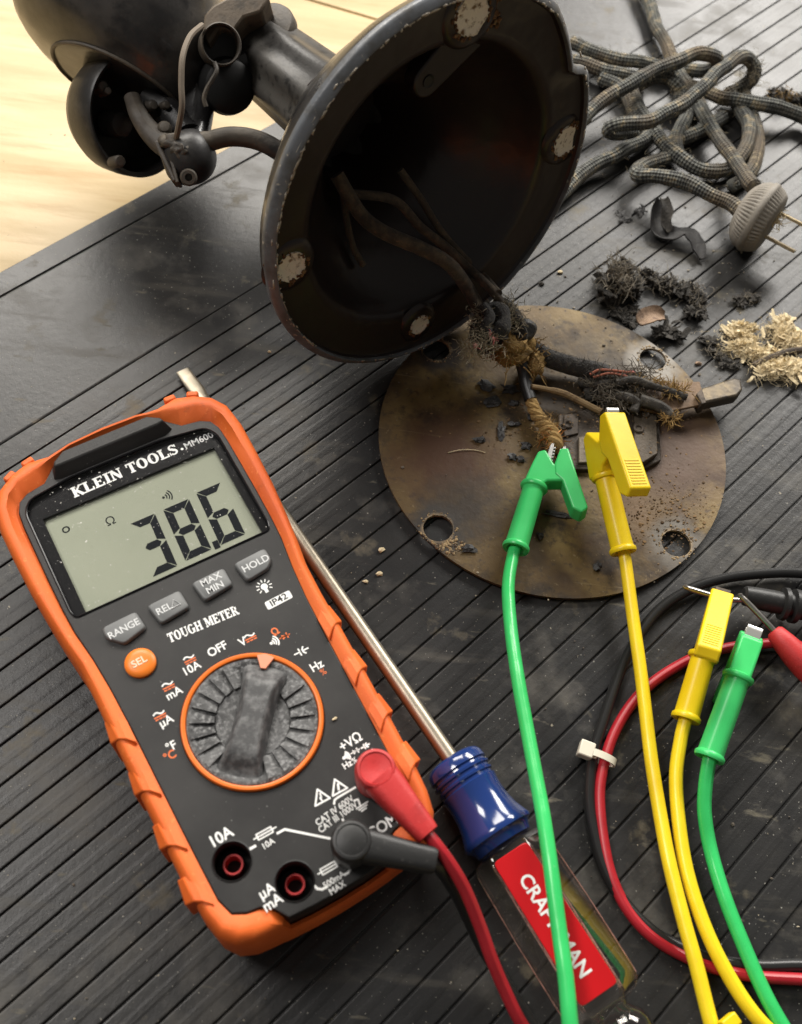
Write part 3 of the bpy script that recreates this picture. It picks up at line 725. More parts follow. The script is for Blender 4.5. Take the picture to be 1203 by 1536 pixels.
# pressed rims and dirt crust round the holes
for a in (-131, -39, 50, 144):
    t = math.radians(a); c = V((70 * math.cos(t), 70 * math.sin(t), 0))
    m = MB()
    for j in range(70):
        b = rnd.uniform(0, 6.28); r_ = 6.5 + abs(rnd.gauss(0, 1.0)); s_ = rnd.uniform(.15, .6)
        m.blob((c.x + r_ * math.cos(b), c.y + r_ * math.sin(b), PZ), (s_, s_, s_ * .6), 1, .5, 1, j)
    if a == -131:
        for j in range(150):
            b = math.radians(rnd.gauss(-62, 26)); r_ = rnd.uniform(7.5, 13.5); s_ = rnd.uniform(.2, .85)
            if (V((c.x + r_ * math.cos(b), c.y + r_ * math.sin(b)))).length < 77: m.blob((c.x + r_ * math.cos(b), c.y + r_ * math.sin(b), PZ), (s_, s_, s_ * .7), 1, .5, 1, j)
    build(m, 'dirt_crust', pm('tan_crust', (.36, .26, .14), .9, layers=((.3, (.08, .06, .045), .45, .6, 4, None),)), bpl, local=True, kind='stuff', ang=180)
def pl(px, py, z): return P(px, py, z) - PC
# switch body: dark base block, grey contact plates, lever
def quad(pts, z): return [tuple(pl(x, y, z).xy) for x, y in pts]
sb = build(MB().prism(quad([(838, 622), (915, 606), (988, 616), (992, 690), (965, 704), (836, 704)], 5.5), PZ - .2, 5.5), 'switch_base', DKMETAL, bpl, local=True, bevel=.5)
build(MB().prism(quad([(952, 612), (985, 614), (987, 680), (965, 694), (950, 690)], 9), 5.3, 9.0), 'contact_plate', pm('grey_contact_plate', (.085, .068, .05), .55, metal=.4, bump=((.8, .2, 4),), layers=((.2, (.05, .04, .03), .5, .68, 5, None),)), sb, local=True, bevel=.5)
build(MB().prism(quad([(868, 655), (905, 650), (908, 692), (868, 694)], 7.2), 5.3, 7.2), 'contact_plate', pm('pale_contact_plate', (.17, .138, .10), .5, metal=.3, bump=((.8, .3, 4),), layers=((.2, (.09, .07, .05), .5, .66, 5, None),)), sb, local=True, bevel=.4)
build(MB().prism(quad([(846, 622), (868, 618), (868, 650), (846, 655)], 6.6), 5.3, 6.6), 'contact_plate', DKMETAL, sb, local=True, bevel=.4)
for px, py, z, r_ in ((886, 669, 7.2, 2.6), (958, 643, 9, 2.4), (852, 637, 6.6, 2.2), (968, 622, 9, 1.8), (844, 641, 6.6, 1.6)):
    q = pl(px, py, z)
    rv = build(MB().lathe([(r_, z - .3), (r_, z + .6), (r_ * .8, z + .9), (r_ * .55, z + .6), (r_ * .5, z - .2), (0, z - .2)], 22, Matrix.Translation((q.x, q.y, 0))), 'rivet', LEVERM if r_ > 2.5 else DKMETAL, sb, local=True)
q = [pl(x, y, 10) for x, y in ((968, 596), (985, 612), (1058, 608), (1048, 578))]
lv = build(MB().prism(quad([(962, 575), (1050, 572), (1058, 606), (990, 620), (955, 612)], 11), 9.5, 11.0), 'switch_lever', pm('rusty_strap', (.155, .098, .055), .55, metal=.25, bump=((.6, .15, 5),), layers=((.08, (.09, .055, .035), .45, .62, 5, None), (.5, (.27, .20, .12), .62, .72, 4, None))), bpl, local=True, bevel=.4)
build(MB().prism(quad([(1044, 592), (1054, 582), (1100, 567), (1111, 570), (1114, 585), (1106, 594), (1060, 604), (1053, 606)], 13), 6.8, 13.4), 'lever_knob', LEVERM, lv, local=True, bevel=1.0)
build(MB().prism(quad([(1045, 590), (1053, 582), (1060, 604), (1053, 606)], 13.6), 6.0, 13.6), 'lever_band', DKMETAL, lv, local=True, bevel=.4)
# burnt coil of wire and insulation on the switch
m = MB(); rnd = random.Random(12)
for j, (px, py, z, r_) in enumerate(((905, 575, 12, 6), (925, 572, 12, 6.5), (945, 580, 11, 6), (962, 585, 10, 4.5), (890, 590, 9, 5), (915, 600, 10, 6), (940, 604, 9, 5), (960, 600, 9, 4.5), (880, 575, 10, 4.5), (985, 590, 11, 3), (950, 565, 10, 4))):
    m.blob(pl(px, py, z - 3), (r_, r_ * .8, r_ * .6), 2, .6, 2, j)
cl = build(m, 'burnt_coil', GREYF, bpl, local=True, ang=180)
m = MB()
for c, n in (((905, 580), 90), ((935, 575), 110), ((955, 590), 90), ((920, 600), 80), ((960, 562), 50)):
    fuzz(m, P(*c, 11), (7, 5, 3), n, 10, .22, rnd, .8)
build(m, 'burnt_fibre', pm('burnt_fibre', (.10, .085, .065), .9), cl, kind='stuff')
m = MB()
for c, n in (((1005, 583), 60), ((1024, 588), 26), ((985, 575), 40), ((1006, 628), 50), ((955, 572), 20)):
    fuzz(m, P(*c, 13.5), (3.6, 1.8, 1.2), n, 6, .24, rnd, .6)
build(m, 'frayed_cotton', TANF, cl, kind='stuff')
m = MB()
m.tube(cat([P(925, 575, 15), P(950, 570, 16), P(975, 578, 15), P(1000, 585, 14), P(1030, 596, 13)], 6), [2.0] * 13 + [1.6] * 12, 8)
m.tube(cat([P(960, 600, 14), P(985, 608, 14), P(1000, 618, 13), P(1008, 632, 11)], 6), 2.6, 8)
m.tube(cat([P(925, 592, 12), P(945, 598, 14), P(955, 606, 13), P(950, 618, 12)], 6), 2.2, 8)
build(m, 'charred_lead', GREYF, cl, ang=180)
build(MB().tube(cat([P(885, 562, 14), P(900, 555, 15), P(930, 557, 14), P(950, 560, 13)], 5), .6, 6).tube(cat([P(890, 566, 14), P(915, 560, 16), P(945, 566, 13)], 5), .5, 6), 'red_thread', pm('faded_red_thread', (.30, .10, .06), .8), cl)

# ================================================================== MULTIMETER
MA = math.radians(37); ZF = 44.0
MO = P(379, 1082, ZF); MO = V((MO.x, MO.y, 0))
MM = axes(V((math.cos(MA), math.sin(MA), 0)), V((-math.sin(MA), math.cos(MA), 0)), V((0, 0, 1)), MO)
MI = MM.inverted()
met = thing('multimeter', 'orange and black digital multimeter reading 38.6 with a round selector dial', 'multimeter', MM)
def mp(px, py, z=ZF):
    q = MI @ P(px, py, z); return V((q.x, q.y, z))
def mb_(mb, name, mat, parent=met, **k): return build(mb, name, mat, parent, local=True, **k)
# half outline: outer u,v / inner u,v / crest z / inner z
H = [((0, 131.2), (0, 126.8), 46.5, 43.2), ((14, 130.8), (13, 126.6), 46.5, 43.2), ((22, 130.0), (22.4, 123.8), 46.5, 43.0), ((30, 131.0), (27.5, 118.8), 47.3, 42.6),
     ((37, 128.8), (34.6, 117.6), 47.3, 42.4), ((43, 124.8), (38.2, 115.4), 47.3, 42.4), ((46.9, 118.5), (39.8, 111.5), 47.3, 42.4), ((48.3, 108.5), (40.2, 105), 47.1, 42.6), ((48, 95), (40.2, 94), 46.8, 42.8), ((47.3, 80), (40.1, 79), 46.4, 43),
     ((46.0, 66), (39.8, 67), 46, 43.2), ((44.5, 54), (39.2, 57), 45.8, 43.4), ((42.9, 44), (37.4, 45), 45.6, 43.6), ((42.4, 32), (36.2, 32), 45.4, 43.6), ((42.3, 18), (35.6, 19), 45.4, 43.7), ((41.9, 0), (35.0, 0), 45.4, 43.7),
     ((41.3, -20), (34.4, -20), 45.4, 43.7), ((40.8, -34), (33.9, -34), 45.4, 43.7), ((39.7, -47), (33.4, -45), 45.4, 43.7), ((38.0, -54), (31.5, -50.6), 45.3, 43.6), ((34.6, -58.6), (27.5, -52.6), 45.0, 43.4), ((29.5, -60.8), (23.5, -53.2), 44.0, 43.0),
     ((25, -61.4), (20.6, -54.6), 43.5, 42.6), ((20.5, -61.8), (18.2, -58.2), 41.5, 40.5), ((18, -62.2), (17.0, -60.0), 31.5, 31.0), ((9, -62.8), (9, -60.6), 30.5, 30), ((0, -63), (0, -60.8), 30.5, 30)]
def lean(u, v, k): return (u, v - k * max(0, (v - 55) / 75) * (-u / 45))
full = H + [(lean(-o[0], o[1], 3.6), lean(-i[0], i[1], 1.6), z, zi) for o, i, z, zi in H[-2:0:-1]]
def ringm(fn): return [fn(V(o), V(i), z, zi) for o, i, z, zi in full]
def ins(o, i, k, z):
    d = i - o; L = d.length; q = o + d * min(1, k / L); return V((q.x, q.y, z))
rings = [ringm(lambda o, i, z, zi: ins(o, i, 5, 6.5)), ringm(lambda o, i, z, zi: ins(o, i, 1.2, 8.5)), ringm(lambda o, i, z, zi: ins(o, i, .1, 14)), ringm(lambda o, i, z, zi: ins(o, i, 0, min(26, z - 6))),
         ringm(lambda o, i, z, zi: ins(o, i, .3, z - 4.5)), ringm(lambda o, i, z, zi: ins(o, i, 1.1, z - 1.7)), ringm(lambda o, i, z, zi: ins(o, i, 2.2, z - .35)),
         ringm(lambda o, i, z, zi: V((*o.lerp(i, .45), z))), ringm(lambda o, i, z, zi: V((*o.lerp(i, .62), z - .15))), ringm(lambda o, i, z, zi: V((*o.lerp(i, .93), zi + .25))), ringm(lambda o, i, z, zi: V((*i, zi))), ringm(lambda o, i, z, zi: V((*i, zi - 6)))]
hol = mb_(MB().loft([r[::-1] for r in rings], True, False), 'rubber_holster', ORANGE, ang=50)
# chevron grips along both sides
GA = 0
for sx, lst in ((-1, (18.6, -.5, -19.6, -38.2)), (1, (21.0, 2.2, -15.8, -34.4))):
    for v0 in lst:
        ow = 41.6 + (v0 + 10) * .012
        m = MB()
        # wedge: flush at its upper edge, standing proud at the lower one
        prof = [(ow + 1.2, 0), (ow - 1.6, -1.4), (ow - 4.0, -4.0), (ow - 6.4, -8.0)]
        low = [V((sx * x, v0 - 3.0 + y * .6, 0)) for x, y in prof]
        upp = [V((sx * (x - .9 * (k == 0)), v0 + 5.2 + y * .55, 0)) for k, (x, y) in enumerate(prof)]
        zt = [42.4, 45.9, 46.4, 45.4]; zu = [41.4, 44.6, 45.2, 44.9]
        top = [V((p.x, p.y, z)) for p, z in zip(low, zt)]; topu = [V((p.x, p.y, z)) for p, z in zip(upp, zu)]
        botl = [V((p.x, p.y, 43)) for p in low]; botu = [V((p.x, p.y, 43)) for p in upp]
        side_l = V((sx * (ow + 1.2), v0 - 2.6, 20)); side_u = V((sx * (ow + .3), v0 + 5.2, 20))
        vs = top + topu + [side_l, side_u, V((sx * (ow - 2), v0 - 2.6, 20)), V((sx * (ow - 2), v0 + 5.2, 20))] + [V((p.x, p.y, 42.0)) for p in low[1:]] + [V((p.x, p.y, 42.0)) for p in upp[1:]]
        f = [(0, 1, 5, 4), (1, 2, 6, 5), (2, 3, 7, 6), (0, 4, 9, 8), (0, 8, 10, 12, 1), (1, 12, 13, 2), (2, 13, 14, 3), (4, 5, 15, 11, 9)]
        if sx < 0: f = [t[::-1] for t in f]
        m.add(vs, f); mb_(m, 'grip_ridge', ORANGE, hol, ang=25, bevel=.5)
for px, py in ((214, 566), (72, 686)): pass
for u, v, a in ((-37.2, 124.6, .5), (-29.4, 127.6, .25), (28.0, 130.4, 0), (36.6, 128.4, -.4)):
    mb_(MB().box((0, 0, 0), (4.6, 2.6, 3.6), Matrix.Translation((u, v, 44.9)) @ Matrix.Rotation(a, 4, 'Z')), 'holster_nub', ORANGE, hol, bevel=.7)
# face
inner = [i for o, i, z, zi in full]
fc = [(u * .994, v - (.35 if v > 0 else -.35)) for u, v in inner]
lens_o = rpoly([(-36.6, 61.6), (36.4, 61.6), (37.6, 64.5), (37.6, 108.5), (34.6, 113.2), (18, 115.6), (-18, 115.6), (-34.6, 113.2), (-37.6, 108.5), (-37.6, 64.5)], 2.5, 3)
jacks = [(-24.8, -36.7), (-10.8, -51.3)]
DC = V((.15, .3)); DR = 23.4
face = mb_(MB().plate(fc, [circ(x, y, 5.8, 40) for x, y in jacks] + [circ(DC.x, DC.y, DR, 72), lens_o], 31, ZF), 'face_panel', FACE, bevel=.35, smooth=False)
mb_(MB().prism([(u * .97, v * .985) for u, v in fc], 14, 31.2), 'body_core', DARKHOLE, face)
for x, y in jacks:
    j = mb_(MB().lathe([(5.85, ZF - .8), (6.3, ZF + .1), (6.0, ZF + .25), (5.65, ZF - .2), (5.5, 32), (0, 32)], 40, Matrix.Translation((x, y, 0))), 'jack_socket', DARKHOLE)
    mb_(MB().lathe([(3.3, 32), (3.3, ZF - 5.6), (3.1, ZF - 5.2), (2.6, ZF - 5.2), (2.4, ZF - 5.6), (2.4, 32.2)], 36, Matrix.Translation((x, y, 0))), 'red_ring', REDJACK, j)
# display: mask, lcd, digits, clear window
lcd_o = [(-33.0, 62.9), (34.2, 62.9), (34.2, 104.6), (-33.0, 104.6)]
disp = mb_(MB().plate(lens_o, [lcd_o], 41.0, 42.4), 'display_mask', FACE_GLOSS)
mb_(MB().prism([(-35, 61.6), (36, 61.6), (36, 107), (-35, 107)], 39.6, 40.9), 'lcd', LCDM, disp)
L0 = 42.0
def rimtube(poly, z, r): return MB().tube([V((x, y, z)) for x, y in poly + poly[:2]], r, 6, cap=False)
mb_(rimtube(lens_o, ZF + .1, .42), 'window_rim', FACE_GLOSS, disp)
mb_(MB().prism([(x * .985, 88.5 + (y - 88.5) * .985) for x, y in lens_o], 43.3, 43.8), 'window_pane', PANE, disp, smooth=False)
DZ = 40.93
def digit(ch, x0, y0, w, h, sl=.14):
    t = 2.9; g = .28; hh = h / 2
    def hseg(y, a=1):
        if a > 0: return [(g, y), (w - g, y), (w - t, y - t), (t, y - t)]
        if a < 0: return [(g, y), (t, y + t), (w - t, y + t), (w - g, y)]
        k = t / 2; return [(k + g, y), (t, y + k), (w - t, y + k), (w - k - g, y), (w - t, y - k), (t, y - k)]
    def vseg(x, ya, yb, s):
        k = t / 2
        lo_m = yb == hh or ya == hh
        if s < 0: return [(0, ya + g), (0, yb - g), (t, yb - t - g) if yb > hh else (t, yb - k - g), (t, ya + k + g) if ya == hh else (t, ya + t + g)]
        return [(w, ya + g), (w, yb - g), (w - t, yb - t - g) if yb > hh else (w - t, yb - k - g), (w - t, ya + k + g) if ya == hh else (w - t, ya + t + g)]
    seg = {'a': hseg(h), 'd': hseg(0, -1), 'g': hseg(hh, 0), 'f': vseg(0, hh, h, -1), 'b': vseg(w, hh, h, 1), 'e': vseg(0, 0, hh, -1), 'c': vseg(w, 0, hh, 1)}
    on_ = {'3': 'abgcd', '8': 'abcdefg', '6': 'afgecd'}[ch]
    for s_ in on_:
        poly = [(x0 + x + (y - hh) * sl, y0 + y) for x, y in seg[s_]]
        mb_(MB().prism(poly, DZ, DZ + .06), 'digit_segment', SEGM, disp, smooth=False)
digit('3', -7.0, 65.4, 9.6, 23.6, .06)
digit('8', 5.9, 65.8, 10.2, 23.2, .06)
digit('6', 19.5, 65.8, 10.0, 24.2, .06)
mb_(MB().prism([(16.4, 65.0), (18.6, 65.0), (18.8, 68.4), (16.6, 68.4)], DZ, DZ + .06), 'digit_segment', SEGM, disp, smooth=False)
T = Matrix.Translation
text('Ω', T((-12, 93.4, DZ)), 3.4, SEGM, disp)
def arcs(cx, cy, z, r0, dr, n, mat, parent, a=0, w=.45, half=.75):
    m = MB()
    for k in range(n):
        r = r0 + dr * k; P0 = [(cx + (r + s_ * w / 2) * math.cos(a + t), cy + (r + s_ * w / 2) * math.sin(a + t)) for s_ in (1, -1) for t in ([half * (i / 4 - 1) for i in range(9)] if s_ == 1 else [half * (1 - i / 4) for i in range(9)])]
        m.prism(P0, z, z + .05)
    m.prism(circ(cx, cy, w * 1.1, 12), z, z + .05)
    return mb_(m, 'symbol', mat, parent, smooth=False)
arcs(8.8, 93.8, DZ, 1.3, .95, 3, SEGM, disp)
text('o', T((-27.3, 98.0, DZ)), 4.0, SEGM, disp, bold=.02)
# slab-serif lettering built from strokes
SL = {'K': (.95, [(.2, 0, .2, 1, .26), (.28, .42, .78, 1, .15), (.42, .52, .8, 0, .24)], [(.0, .42, 0), (.0, .42, 1), (.62, .98, 1), (.6, 1.02, 0)]),
      'L': (.82, [(.2, 0, .2, 1, .26), (.1, .07, .74, .07, .14), (.72, 0, .72, .32, .12)], [(0, .42, 0), (0, .42, 1)]),
      'E': (.86, [(.2, 0, .2, 1, .26), (.1, .07, .76, .07, .14), (.1, .93, .74, .93, .14), (.2, .52, .56, .52, .12), (.74, 0, .74, .3, .12), (.72, .72, .72, 1, .12), (.55, .4, .55, .64, .1)], [(0, .4, 0), (0, .4, 1)]),
      'I': (.46, [(.22, 0, .22, 1, .26)], [(0, .44, 0), (0, .44, 1)]),
      'N': (.98, [(.17, 0, .17, 1, .13), (.2, .96, .76, .04, .25), (.8, 0, .8, 1, .13)], [(0, .34, 0), (-.02, .26, 1), (.64, .96, 1)]),
      'T': (.84, [(.41, 0, .41, 1, .26), (.02, .93, .8, .93, .14), (.07, .68, .07, 1, .12), (.75, .68, .75, 1, .12)], [(.2, .62, 0)]),
      'H': (.98, [(.2, 0, .2, 1, .25), (.76, 0, .76, 1, .25), (.2, .5, .76, .5, .13)], [(0, .4, 0), (0, .4, 1), (.56, .96, 0), (.56, .96, 1)]),
      'M': (1.16, [(.16, 0, .16, 1, .12), (.24, .98, .56, .1, .24), (.56, .1, .86, .98, .12), (.94, 0, .94, 1, .26)], [(0, .32, 0), (0, .3, 1), (.74, 1.14, 0), (.84, 1.14, 1)]),
      'R': (.96, [(.2, 0, .2, 1, .26), (.2, .93, .55, .93, .13), (.2, .48, .55, .48, .12), (.66, .56, .66, .87, .24), (.52, .46, .76, 0, .24)], [(0, .42, 0), (0, .42, 1), (.66, .96, 0)]),
      'U': (.96, [(.2, .22, .2, 1, .26), (.78, .22, .78, 1, .13), (.24, .14, .5, .04, .16), (.48, .05, .76, .2, .13)], [(0, .42, 1), (.62, .94, 1)]),
      'G': (.96, 'O', [(.58, .96, .46), (.78, .14, .78, .46)]), 'O': (.94, 'O', []), 'S': (.76, 'S', [])}
def slab(s, m4, h, mat, parent, name='lettering', track=.04, ws=.2):
    x = 0; m = MB(); k = 0
    def bar(x0, y0, x1, y1, w):
        nonlocal k
        a = V((x0, y0)); b = V((x1, y1)); d = (b - a).normalized(); q = V((-d.y, d.x)) * w / 2
        z = .05 + .004 * (k % 9); k += 1
        m.prism([tuple((p * h)) for p in (a + q, a - q, b - q, b + q)], 0, z)
    def ell(cx, cy, rx, ry, a0, a1, wx, wy, n=20):
        nonlocal k
        z = .05 + .004 * (k % 9); k += 1
        o = [((cx + rx * math.cos(t)) * h, (cy + ry * math.sin(t)) * h) for t in [a0 + (a1 - a0) * i / n for i in range(n + 1)]]
        i_ = [((cx + (rx - wx) * math.cos(t)) * h, (cy + (ry - wy) * math.sin(t)) * h) for t in [a0 + (a1 - a0) * i / n for i in range(n + 1)]]
        for j in range(n): m.prism([o[j], o[j + 1], i_[j + 1], i_[j]], 0, z)
    for ch in s:
        if ch == ' ': x += ws + .2; continue
        w, st, se = SL[ch]
        if st == 'O':
            ell(x + w / 2 - .02, .5, w / 2 - .02, .52, .7 if ch == 'G' else 0, 2 * math.pi, .27, .12, 26)
            if ch == 'G': bar(x + .55, .46, x + .95, .46, .11); bar(x + .78, .06, x + .78, .46, .22)
        elif st == 'S':
            ell(x + .36, .73, .32, .29, .25, math.pi * 1.35, .19, .13, 14); ell(x + .36, .28, .34, .30, -math.pi * .85, math.pi * .42, .19, .13, 14)
            bar(x + .22, .62, x + .52, .40, .22); bar(x + .65, .70, x + .65, .98, .09); bar(x + .04, .02, x + .04, .32, .09)
        else:
            for a in st: bar(x + a[0], a[1], x + a[2], a[3], a[4])
            for a, b, y in se: bar(x + a, .06 if y == 0 else .94, x + b, .06 if y == 0 else .94, .12)
        x += w + track
    wd = (x - track) * h
    m.v = [m4 @ V((p.x - wd / 2, p.y - h / 2, p.z)) for p in m.v]
    return mb_(m, name, mat, parent, smooth=False), wd
def fit(s, p0, p1, z, h, mat, parent, z0=ZF):
    """slab lettering centred between two photo points on the face"""
    a, b = mp(*p0, z0), mp(*p1, z0); c = (a + b) / 2
    wd0 = sum((SL[ch][0] + .04) if ch != ' ' else .4 for ch in s) * h
    sx = (b - a).length / wd0
    an = math.atan2(b.y - a.y, b.x - a.x)
    return slab(s, T((c.x, c.y, z)) @ Matrix.Rotation(an, 4, 'Z') @ Matrix.Diagonal((sx, 1, 1, 1)), h, mat, parent)
fit('KLEIN TOOLS', (108, 740), (266, 672), 42.42, 4.6, WHITE, disp, 42.4)
mb_(MB().prism(circ(*mp(269, 671, 42.4).xy + V((.6, -1.2)), .55, 12), 42.41, 42.47), 'symbol', WHITE, disp, smooth=False)
fit('TOUGH METER', (252, 958), (357, 914), ZF + .01, 3.6, WHITE, face)
q = mp(298, 661, 42.4); text('MM600', T((q.x, q.y, 42.42)) @ Matrix.Rotation(.03, 4, 'Z'), 2.7, pm('grey_print', (.62, .62, .62), .6), disp, bold=.05)
# hang tab over the display
tab0 = [(-24.2, 116.4), (-23.2, 121.8), (-17.5, 125.8), (17.5, 126.2), (22.6, 122.4), (24.2, 117.6), (20.5, 115.9), (-21.5, 115.5)]
tab1 = [(-21.6, 119.8), (-21.0, 121.6), (-16.5, 124.6), (16.5, 125.0), (20.6, 122.4), (21.4, 120.6), (18.5, 120.0), (-19.5, 119.6)]
tb = mb_(MB().prism(tab0, 42.6, 48.6, top=tab1), 'hang_tab', FACE, bevel=.5)
text('KLEIN TOOLS.', T((0, 122.2, 48.6)), 2.1, DARKHOLE, tb, xs=1.25, bold=.08)
# buttons
def button(poly, lab, lines, cap=2.5, off=(0, 0), a=.035, xs=1.0):
    c = V((sum(p[0] for p in poly) / len(poly), sum(p[1] for p in poly) / len(poly)))
    rp = rpoly(poly, 1.3, 3)
    bt = mb_(MB().loft([[V((c.x + (x - c.x) * k, c.y + (y - c.y) * k, z)) for x, y in (rp if area2(rp) > 0 else rp[::-1])] for k, z in ((1.03, ZF - .3), (1.02, ZF + 1.2), (.97, ZF + 1.75), (.90, ZF + 1.95))], False, True), 'button', BTN, ang=50)
    mb_(MB().prism([(c.x + (x - c.x) * 1.08, c.y + (y - c.y) * 1.10) for x, y in rp], ZF - .2, ZF + .03), 'button_gap', DARKHOLE, bt, smooth=False)
    for i, s in enumerate(lines):
        text(s, T((c.x + off[0], c.y + off[1] + (len(lines) - 1) * 1.75 - 3.5 * i, ZF + 1.97)) @ Matrix.Rotation(a, 4, 'Z'), cap, pm('button_print', (.62, .63, .63), .6) if i == 0 and lab == 0 else bpy.data.materials['button_print'], bt, bold=.05, xs=xs)
    return bt
button([(-30.3, 53.2), (-18.2, 53.6), (-17.4, 46.6), (-26.0, 44.4), (-30.6, 49.2)], 0, ['RANGE'], 2.5, (.4, -.1), .05, .95)
br = button([(-13.9, 53.6), (-1.9, 54.0), (-1.4, 46.6), (-12.4, 45.4)], 1, ['REL'], 2.5, (-1.9, -.2), .05)
mb_(rimtube([(-3.6, 48.8), (-6.9, 48.6), (-5.1, 51.4)], ZF + 2.0, .22), 'symbol', bpy.data.materials['button_print'], br)
button([(3.0, 54.4), (15.2, 54.7), (15.3, 47.4), (4.2, 46.2)], 1, ['MAX', 'MIN'], 2.5, (0, 0), .04)
button([(19.2, 54.4), (31.4, 55.0), (31.6, 50.0), (28.8, 47.2), (20.4, 46.2)], 1, ['HOLD'], 2.6, (-.3, .2), .04)
sel = mb_(MB().lathe([(5.3, ZF - .3), (5.2, ZF + 1.0), (4.6, ZF + 1.6), (3, ZF + 1.85), (0, ZF + 1.95)], 40, T((-24.0, 35.9, 0))), 'select_button', pm('orange_button', (.80, .20, .02), .38))
text('SEL', T((-24.2, 35.9, ZF + 2.0)) @ Matrix.Rotation(.06, 4, 'Z'), 2.5, pm('cream_print', (.80, .68, .50), .6), sel, bold=.05)
mb_(MB().lathe([(5.9, ZF - .2), (5.9, ZF + .03), (5.2, ZF + .03)], 40, T((-24.0, 35.9, 0))), 'button_gap', DARKHOLE, sel)
# selector dial
DM = T((DC.x, DC.y, 0))
ringo = mb_(MB().lathe([(23.35, 41), (23.35, ZF + .9), (23.0, ZF + 1.35), (22.3, ZF + 1.45), (21.8, ZF + 1.2), (21.5, ZF + .2), (21.5, 41)], 96, DM), 'dial_ring', pm('orange_plastic', (.80, .17, .02), .36))
dl = mb_(MB().lathe([(21.4, 41), (21.4, ZF + .6), (20.6, ZF + .9), (19.6, ZF + .8), (17.5, ZF - .6), (12.5, ZF - 1.4), (12.0, ZF - 1.0), (10, ZF - 1.5), (0, ZF - 1.5)], 96, DM), 'selector_dial', DIALM)
KA = math.radians(50)
KM = DM @ Matrix.Rotation(KA, 4, 'Z')
# grip bar: waisted ridge running right across the dial
def barring(z, k):
    pts = []
    for x in [21 * (i / 12 - 1) for i in range(25)]:
        w = 3.9 + 2.8 * (abs(x) / 21) ** 2.2 + k
        pts.append((x, w))
    a = [V((x * (1 - max(0, k) * .0), w, z)) for x, w in pts]; b = [V((x, -w, z)) for x, w in pts[::-1]]
    for p in a + b:
        r = math.hypot(p.x, p.y)
        if r > 20.4: p.x *= 20.4 / r; p.y *= 20.4 / r
    return (b + a)
def barz(ring):
    for p in ring: p.z -= max(0, (p.z - ZF) * .92) * max(0, min(1, (abs(p.x) - 11.5) / 6.5)) ** 1.3 - (.9 if abs(p.x) > 15 and p.z > ZF + .5 else 0) * 0
    return ring
mb_(MB().loft([barz(barring(z_, k)) for z_, k in ((ZF - 2, 2.4), (ZF + .2, 1.9), (ZF + 3.0, .7), (ZF + 3.9, .2), (ZF + 4.2, -.5))], False, False, KM).loft([[p for p in barz(barring(ZF + 4.2, -.5))[:25]][::-1], [p for p in barz(barring(ZF + 4.2, -.5))[25:]]], False, False, KM, closed=False), 'grip_bar', DIALBAR, dl, ang=45)
# overlapping fins round both halves of the dial
rnd = random.Random(8)
for sgn in (1, -1):
    for k in range(8):
        a = KA + (math.pi / 2 if sgn > 0 else -math.pi / 2) + math.radians((k - 3.5) * 15.5)
        m = MB(); h = ZF + .75; lo = ZF - 1.2
        da = math.radians(15.0)
        a0_ = KA + (math.pi / 2 if sgn > 0 else -math.pi / 2)
        def pt(r, t, z):
            if sgn < 0: t = 2 * a0_ - t
            return V((DC.x + r * math.cos(t), DC.y + r * math.sin(t), z))
        vs = [pt(13.0, a - da / 2, lo + .3), pt(20.4, a - da / 2, h - .6), pt(20.5, a + da / 2, h + .7), pt(12.4, a + da / 2, h - .4),
              pt(13.0, a - da / 2, lo - 2), pt(20.4, a - da / 2, lo - 2), pt(20.5, a + da / 2, lo - 2), pt(12.4, a + da / 2, lo - 2), pt(16.5, a, h + rnd.uniform(-.2, .35))]
        m.add(vs, [(0, 1, 8), (1, 2, 8), (2, 3, 8), (3, 0, 8), (0, 4, 5, 1), (1, 5, 6, 2), (2, 6, 7, 3), (3, 7, 4, 0)])
        if sgn < 0: m.f = [t[::-1] for t in m.f]
        mb_(m, 'dial_fin', DIALM, dl, ang=15)
PA = math.radians(52.5)
mb_(MB().prism([(22.2 * math.cos(PA - .135), 22.2 * math.sin(PA - .135)), (22.9 * math.cos(PA), 22.9 * math.sin(PA)), (22.2 * math.cos(PA + .135), 22.2 * math.sin(PA + .135)), (17.6 * math.cos(PA + .05), 17.6 * math.sin(PA + .05)), (17.6 * math.cos(PA - .05), 17.6 * math.sin(PA - .05))], 40, ZF + 1.9, DM), 'pointer', ORPALE, ringo, bevel=.15)
# printed legends
def lab(s, px, py, cap, mat=WHITE, a=0.0, bold=.07, xs=.92):
    q = mp(px, py); return text(s, T((q.x, q.y, ZF + .02)) @ Matrix.Rotation(a, 4, 'Z'), cap, mat, face, bold=bold, xs=xs)
LA = math.radians(3)
lab('OFF', 326, 974, 3.0, a=LA, bold=.09)
lab('V', 364, 963, 3.0, a=LA, bold=.06)
lab('10A', 287, 1003, 2.9, a=LA, bold=.06)
lab('mA', 261, 1040, 2.9, a=LA, bold=.06)
lab('μA', 249, 1082, 2.9, a=LA, bold=.06)
lab('°F', 257, 1120, 2.9, a=LA, bold=.06)
lab('°C', 255, 1134, 2.7, ORPRINT, a=LA, bold=.06)
lab('Ω', 413, 948, 2.6, ORPRINT, a=LA + .15, bold=.08)
lab('Hz', 475, 999, 3.0, a=LA, bold=.06)
lab('%', 485, 1008, 2.2, ORPRINT, a=LA, bold=.0)
lab('10A', 331, 1256, 3.5, a=LA, bold=.10)
lab('μA', 400, 1337, 3.2, a=LA, bold=.08, xs=.92)
lab('mA', 409, 1354, 3.2, a=LA, bold=.08, xs=.92)
lab('COM', 574, 1240, 3.4, a=LA, bold=.10)
lab('+VΩ', 526, 1113, 3.1, a=LA, bold=.07)
lab('Hz', 521, 1147, 2.1, a=LA, bold=.05)
